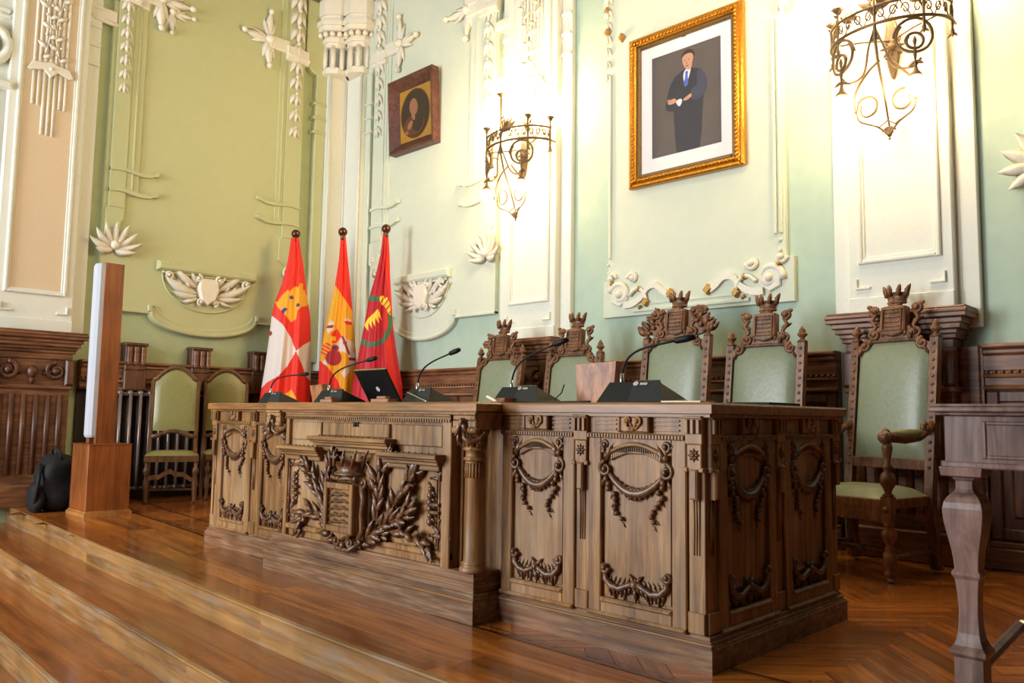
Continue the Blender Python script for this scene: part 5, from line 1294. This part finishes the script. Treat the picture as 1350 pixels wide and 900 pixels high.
def flag(name, x, y, out, pat, label, ox, folds, seed, ztop=2.90, bend=0):
    t = thing(name, (x, y, 0), 0, label, 'flag')
    b = MB((x, y, 0), (1, 0, 0), (0, 1, 0)); b.lathe([(.17, 0), (.17, .02), (.12, .035), (.04, .06), (.03, .14), (.016, .15)], 0, 0, 20); b.build('base', M_['chair'], t)
    b = MB(); b.tubew([(x, y, .1), (x, y, ztop)], .015, 8); b.build('pole', M_['chair'], t)
    b = MB((x, y, 0), (1, 0, 0), (0, 1, 0)); b.ball(0, ztop+.045, 0, .052, n=14, m=10); b.lathe([(.02, ztop-.05), (.028, ztop-.03), (.02, ztop-.01), (.03, ztop), (.02, ztop+.01)], 0, 0, 12); b.build('finial', plain('bronze_ball', (96, 62, 44), .25, metal=.7), t)
    v = Vector((x-1.52, y+2.59, 0)); k = v.length; v.normalize(); U = Vector((-v.y, v.x, 0))*-1
    if U.x < 0 and U.y < 0: U = -U
    dep = k*.985; mpx = dep/1069.5/3.6*1.02
    nr, nc = 230, 110; Y0, Y1 = out[0][0], out[-1][0]
    def lr(yy):
        for (a, l0, r0), (b_, l1, r1) in zip(out, out[1:]):
            if a <= yy <= b_: q = (yy-a)/(b_-a); return l0+(l1-l0)*q, r0+(r1-r0)*q
        return out[-1][1:]
    m = MB(); vs = []; nb = 24; ph = seed*1.7
    for i in range(nr+1):
        yy = Y0+(Y1-Y0)*i/nr; L, R = lr(yy); z = ztop-(yy-Y0)*mpx*1.0-.005; g = (i/nr)
        amp = .006+.03*g**.7; wid = (R-L)*mpx
        for j in range(nc+1):
            s = j/nc; u = (L+(R-L)*s-ox)*mpx
            body = math.sin(PI*s)**.6*wid*.28
            d = body+amp*math.sin(PI*s)*(math.sin(folds*2*PI*s+ph+g*1.5)+.35*math.sin(folds*4.3*PI*s+ph*2-g))
            w_ = Vector((x, y, 0))+U*u-v*d; vs.append((w_.x, w_.y, z))
        for j in range(1, nb):
            s = 1-j/nb; u = (L+(R-L)*s-ox)*mpx; d = -math.sin(PI*s)**.6*wid*.22*(1+.15*math.sin(9*s+ph))
            w_ = Vector((x, y, 0))+U*u-v*d; vs.append((w_.x, w_.y, z))
    W = nc+nb
    fs = []; mi = []
    for i in range(nr):
        yy = Y0+(Y1-Y0)*(i+.5)/nr; L, R = lr(yy)
        for j in range(W):
            fs.append((i*W+j, i*W+(j+1) % W, (i+1)*W+(j+1) % W, (i+1)*W+j))
            s = (j+.5)/nc if j < nc else 1-(j-nc+.5)/nb
            mi.append(pat((L+(R-L)*s, yy)))
    m.raw(vs, fs, True); m.mi = mi
    m.f.append(list(range(W-1, -1, -1))); m.sm.append(False); m.mi.append(mi[0]); m.f.append([nr*W+j for j in range(W)]); m.sm.append(False); m.mi.append(mi[-1])
    m.build('flag_cloth', FC, t)
flag('flag', -6.59, 2.2, [(85, 124, 160), (150, 118, 172), (200, 112, 183), (300, 92, 198), (385, 64, 212), (455, 52, 224), (560, 44, 230), (700, 30, 234), (800, 18, 237), (1080, -6, 240)], pat1,
     'red and white quartered flag with yellow castle, leftmost in the corner', 145, 2.5, 1, 2.875)
flag('flag', -6.13, 2.52, [(85, 113, 136), (200, 108, 150), (320, 93, 165), (430, 76, 178), (560, 50, 192), (680, 36, 205), (820, 33, 208), (1080, 30, 212)], pat2,
     'red and yellow flag with coat of arms, middle of the three', 122, 2.2, 2, 2.885)
flag('flag', -5.70, 2.80, [(85, 132, 156), (180, 124, 165), (280, 105, 170), (400, 75, 180), (520, 58, 190), (620, 42, 206), (700, 30, 222), (800, 14, 240), (1080, -10, 262)], pat3,
     'crimson flag with green ring and yellow flames, rightmost of the three', 146, 3.2, 3, 2.905)

# ------------------------------------------------------------------ brass wall sconces
def cr(P, k=6):
    P = [Vector(p) for p in P]; o = []
    for i in range(len(P)-1):
        a, b, c, d = P[max(i-1, 0)], P[i], P[i+1], P[min(i+2, len(P)-1)]
        for j in range(k):
            t = j/k; o.append(.5*((2*b)+(c-a)*t+(2*a-5*b+4*c-d)*t*t+(3*b-a-3*c+d)*t**3))
    return o+[P[-1]]
def sconce(cx, lab):
    yc_ = 3.02; A, B = .39, .29
    t = thing('wall_sconce', (cx, 3.07, 2.8), 0, lab, 'wall lamp')
    E = lambda a, z, k=1.0: (cx+A*k*math.cos(a), yc_-B*k*math.sin(a), z)
    br = M_['brass']
    m = MB()
    for z, r in ((3.62, .011), (3.50, .013)):
        m.tubew([E(PI*i/24, z) for i in range(25)], r, 6)
    for i in range(16):
        a = PI*(i+.5)/16; s = 1 if i % 2 else -1
        p = [E(a+s*(.07*math.cos(q)*(1-.08*q)), 3.56+.04*math.sin(q)*(1-.08*q)) for q in [k*.7 for k in range(10)]]
        m.tubew(p, .0065, 5); m.tubew([E(a-s*.08, 3.51), E(a, 3.56), E(a+s*.08, 3.61)], .005, 5)
    m.build('gallery_ring', br, t)
    m = MB()
    m.frame((cx, 3.07, 0)); m.prism(smooth([(-.03, 3.3), (0, 3.2), (.03, 3.3), (.05, 3.45), (.03, 3.6), (0, 3.7), (-.03, 3.6), (-.05, 3.45)], 2), 0, .025, .006)
    for a in range(8): m.leaf(0, 3.45, a*PI/4, .09, .03, .02, h=.015)
    m.ball(0, 3.45, .03, .028); m.frame((0, 0, 0))
    for a in (.5, PI-.5): m.tubew([(cx, 3.06, 3.5), E(a, 3.5, .5), E(a, 3.5, .97)], .007, 6)
    for a in (.02, PI-.02): m.tubew([E(a, 3.5), (cx+(A if a < 1 else -A), 3.09, 3.5)], .009, 6)
    m.build('back_plate', br, t)
    for a, h in ((.06, 3.72), (PI/4, 3.72), (PI/2, 3.97), (3*PI/4, 3.72), (PI-.06, 3.72)):
        x, y, _ = E(a, 0); c = MB((x, y, 0), (1, 0, 0), (0, 1, 0))
        c.lathe([(.004, 3.38), (.016, 3.42), (.008, 3.44), (.014, 3.47), (.009, 3.49), (.013, 3.56), (.009, 3.60), (.016, 3.64), (.008, 3.66), (.012, h-.05), (.008, h-.035), (.02, h-.02), (.045, h), (.04, h+.008)], 0, 0, 10)
        for k in range(4): c.leaf(0.0, 3.66+.02*k, PI/2+(-1)**k*.7, .055, .024, .008, h=.01)
        for k in (-1, 1): c.leaf(0, 3.41, -PI/2+k*.8, .045, .02, 0, h=.01)
        arm = c.build('candle_arm', br, t)
        g = MB((x, y, 0), (1, 0, 0), (0, 1, 0)); g.ball(0, h+.078, 0, .075, n=16, m=12); g.build('globe', M_['globe'], arm)
    # hanging volutes with pendant lamps
    for a0, s in ((2.28, -1), (.95, 1)):
        for da, dz, R_, tn_ in ((0, 3.365, .12, 1.0), (.0, 3.33, .055, 1.0)):
            m = MB(); p = []
            for k in range(26):
                q = k/25*2*PI*1.12; rr = R_*(1-.12*k/25); p.append(E(a0+s*(rr*math.cos(q))/.36, dz+rr*math.sin(q)))
            m.tubew(p, .0105, 6); m.build('volute', br, t)
        x, y, _ = E(a0, 0); c = MB((x, y, 0), (1, 0, 0), (0, 1, 0))
        c.lathe([(.006, 3.36), (.014, 3.33), (.007, 3.30), (.012, 3.24), (.006, 3.2), (.01, 3.16), (.018, 3.13), (.042, 3.10), (.04, 3.09)], 0, 0, 10); 
        for k in range(3): c.leaf(0, 3.2, -PI/2+(k-1)*1.0, .06, .024, .005, h=.01)
        arm = c.build('pendant_arm', br, t)
        g = MB((x, y, 0), (1, 0, 0), (0, 1, 0)); g.ball(0, 3.035, 0, .06, n=16, m=12); g.build('globe', M_['globe'], arm)
    m = MB()
    m.tubew([E(PI/2, 3.62), E(PI/2, 3.4), E(PI/2, 3.25, .85), E(PI/2, 3.05, .5), E(PI/2, 2.84, .2)], [.009, .012, .009, .008, .006], 6)
    for s in (-1, 1):
        for a_, k_ in ((PI/2+s*.35, 1), ):
            m.tubew(cr([E(PI/2, 3.48), E(PI/2+s*.12, 3.35, .98), E(PI/2+s*.3, 3.2, .85), E(PI/2+s*.6, 3.17, .9), E(PI/2+s*.75, 3.22, .95)]), .008, 6)
            p = [(cx+s*(.115+.08*math.cos(q)*(1-.06*q)), 2.88, 3.0+.085*math.sin(q)*(1-.06*q)) for q in [k*.5-.2 for k in range(16)]]
            m.tubew(cr([(cx+s*.02, 2.86, 3.3), (cx+s*.10, 2.84, 3.22), (cx+s*.19, 2.86, 3.10)]+p[::2]), .0085, 6)
            m.tubew(cr([(cx+s*.195, 2.88, 3.0), (cx+s*.17, 2.89, 2.92), (cx+s*.07, 2.92, 2.87), (cx, 2.94, 2.8)]), .007, 6)
            m.tubew([(cx, 2.93, 2.9), (cx+s*.05, 2.91, 2.86), (cx+s*.09, 2.9, 2.88)], .005, 5)
    m.frame((cx, 2.95, 0)); m.ball(0, 2.82, 0, .02, rv=1.6); m.ball(0, 2.78, 0, .01)
    for k in range(5): m.leaf(0, 2.86, -PI/2+(k-2)*.5, .06, .022, .01, h=.01)
    m.frame((cx, 2.80, 0))
    for k in range(6): m.leaf(0, 3.62, PI/2+(k-2.5)*.4, .16, .05, 0, h=.015)
    m.frame((cx-.22, 2.86, 0))
    for k in range(4): m.leaf(0, 3.62, PI/2+(k-1.5)*.45, .1, .04, 0, h=.015)
    m.frame((cx+.22, 2.86, 0))
    for k in range(4): m.leaf(0, 3.62, PI/2+(k-1.5)*.45, .1, .04, 0, h=.015)
    m.frame((0, 0, 0)); m.build('stem', br, t)
    return t
sconce(-3.84, 'brass wall sconce with lit globes between the oval painting and the large portrait')
sconce(-.36, 'brass wall sconce with lit globes above the right armchair, cut by the top edge')

# ------------------------------------------------------------------ light
def area(name, loc, rot, sx, sy, e, col):
    l = bpy.data.lights.new(name, 'AREA'); l.shape = 'RECTANGLE'; l.size = sx; l.size_y = sy; l.energy = e; l.color = col
    o = bpy.data.objects.new(name, l); C.objects.link(o); o.location = loc; o.rotation_euler = rot; return o
for (a, b), e in zip(WINS, (KEY*1.5, KEY*.6, 0.01)):
    area('window_daylight', ((a+b)/2, YF-.02, (W0+W1)/2), (PI/2, 0, 0), b-a-.2, W1-W0-.2, e, (.89, .945, 1.0))
# unseen point fills, added to warm the walls and brighten the floor
for x, y, FILLP in FILLS:
    l = bpy.data.lights.new('fill_point', 'POINT'); l.energy = FILLP; l.color = (1.0, .88, .70); l.shadow_soft_size = .25
    o = bpy.data.objects.new('fill_point', l); C.objects.link(o); o.location = (x, y, 4.6)
w = bpy.data.worlds.new('World'); bpy.context.scene.world = w; w.use_nodes = True
w.node_tree.nodes['Background'].inputs[0].default_value = (.55, .7, 1, 1); w.node_tree.nodes['Background'].inputs[1].default_value = .6

# ------------------------------------------------------------------ camera
F_, YAW, PIT, ROL = 1069.46, 0.7710912, 0.0911650, 0.0141916
fw = Vector((-math.sin(YAW)*math.cos(PIT), math.cos(YAW)*math.cos(PIT), math.sin(PIT)))
r_ = fw.cross(Z3).normalized(); u_ = r_.cross(fw)
rt = r_*math.cos(ROL)+u_*math.sin(ROL); up_ = -r_*math.sin(ROL)+u_*math.cos(ROL)
cam = bpy.data.cameras.new('Camera'); cam.sensor_width = 36; cam.lens = F_*36/1350; cam.clip_start = .05
co = bpy.data.objects.new('Camera', cam); C.objects.link(co)
Mx = Matrix((rt, up_, -fw)).transposed().to_4x4(); Mx.translation = Vector((1.523658, -2.593713, .894467)); co.matrix_world = Mx
S = bpy.context.scene; S.camera = co
S.view_settings.view_transform = 'Standard'; S.view_settings.look = 'None'; S.view_settings.gamma = 1; S.view_settings.use_curve_mapping = False
S.view_settings.exposure = EXPO
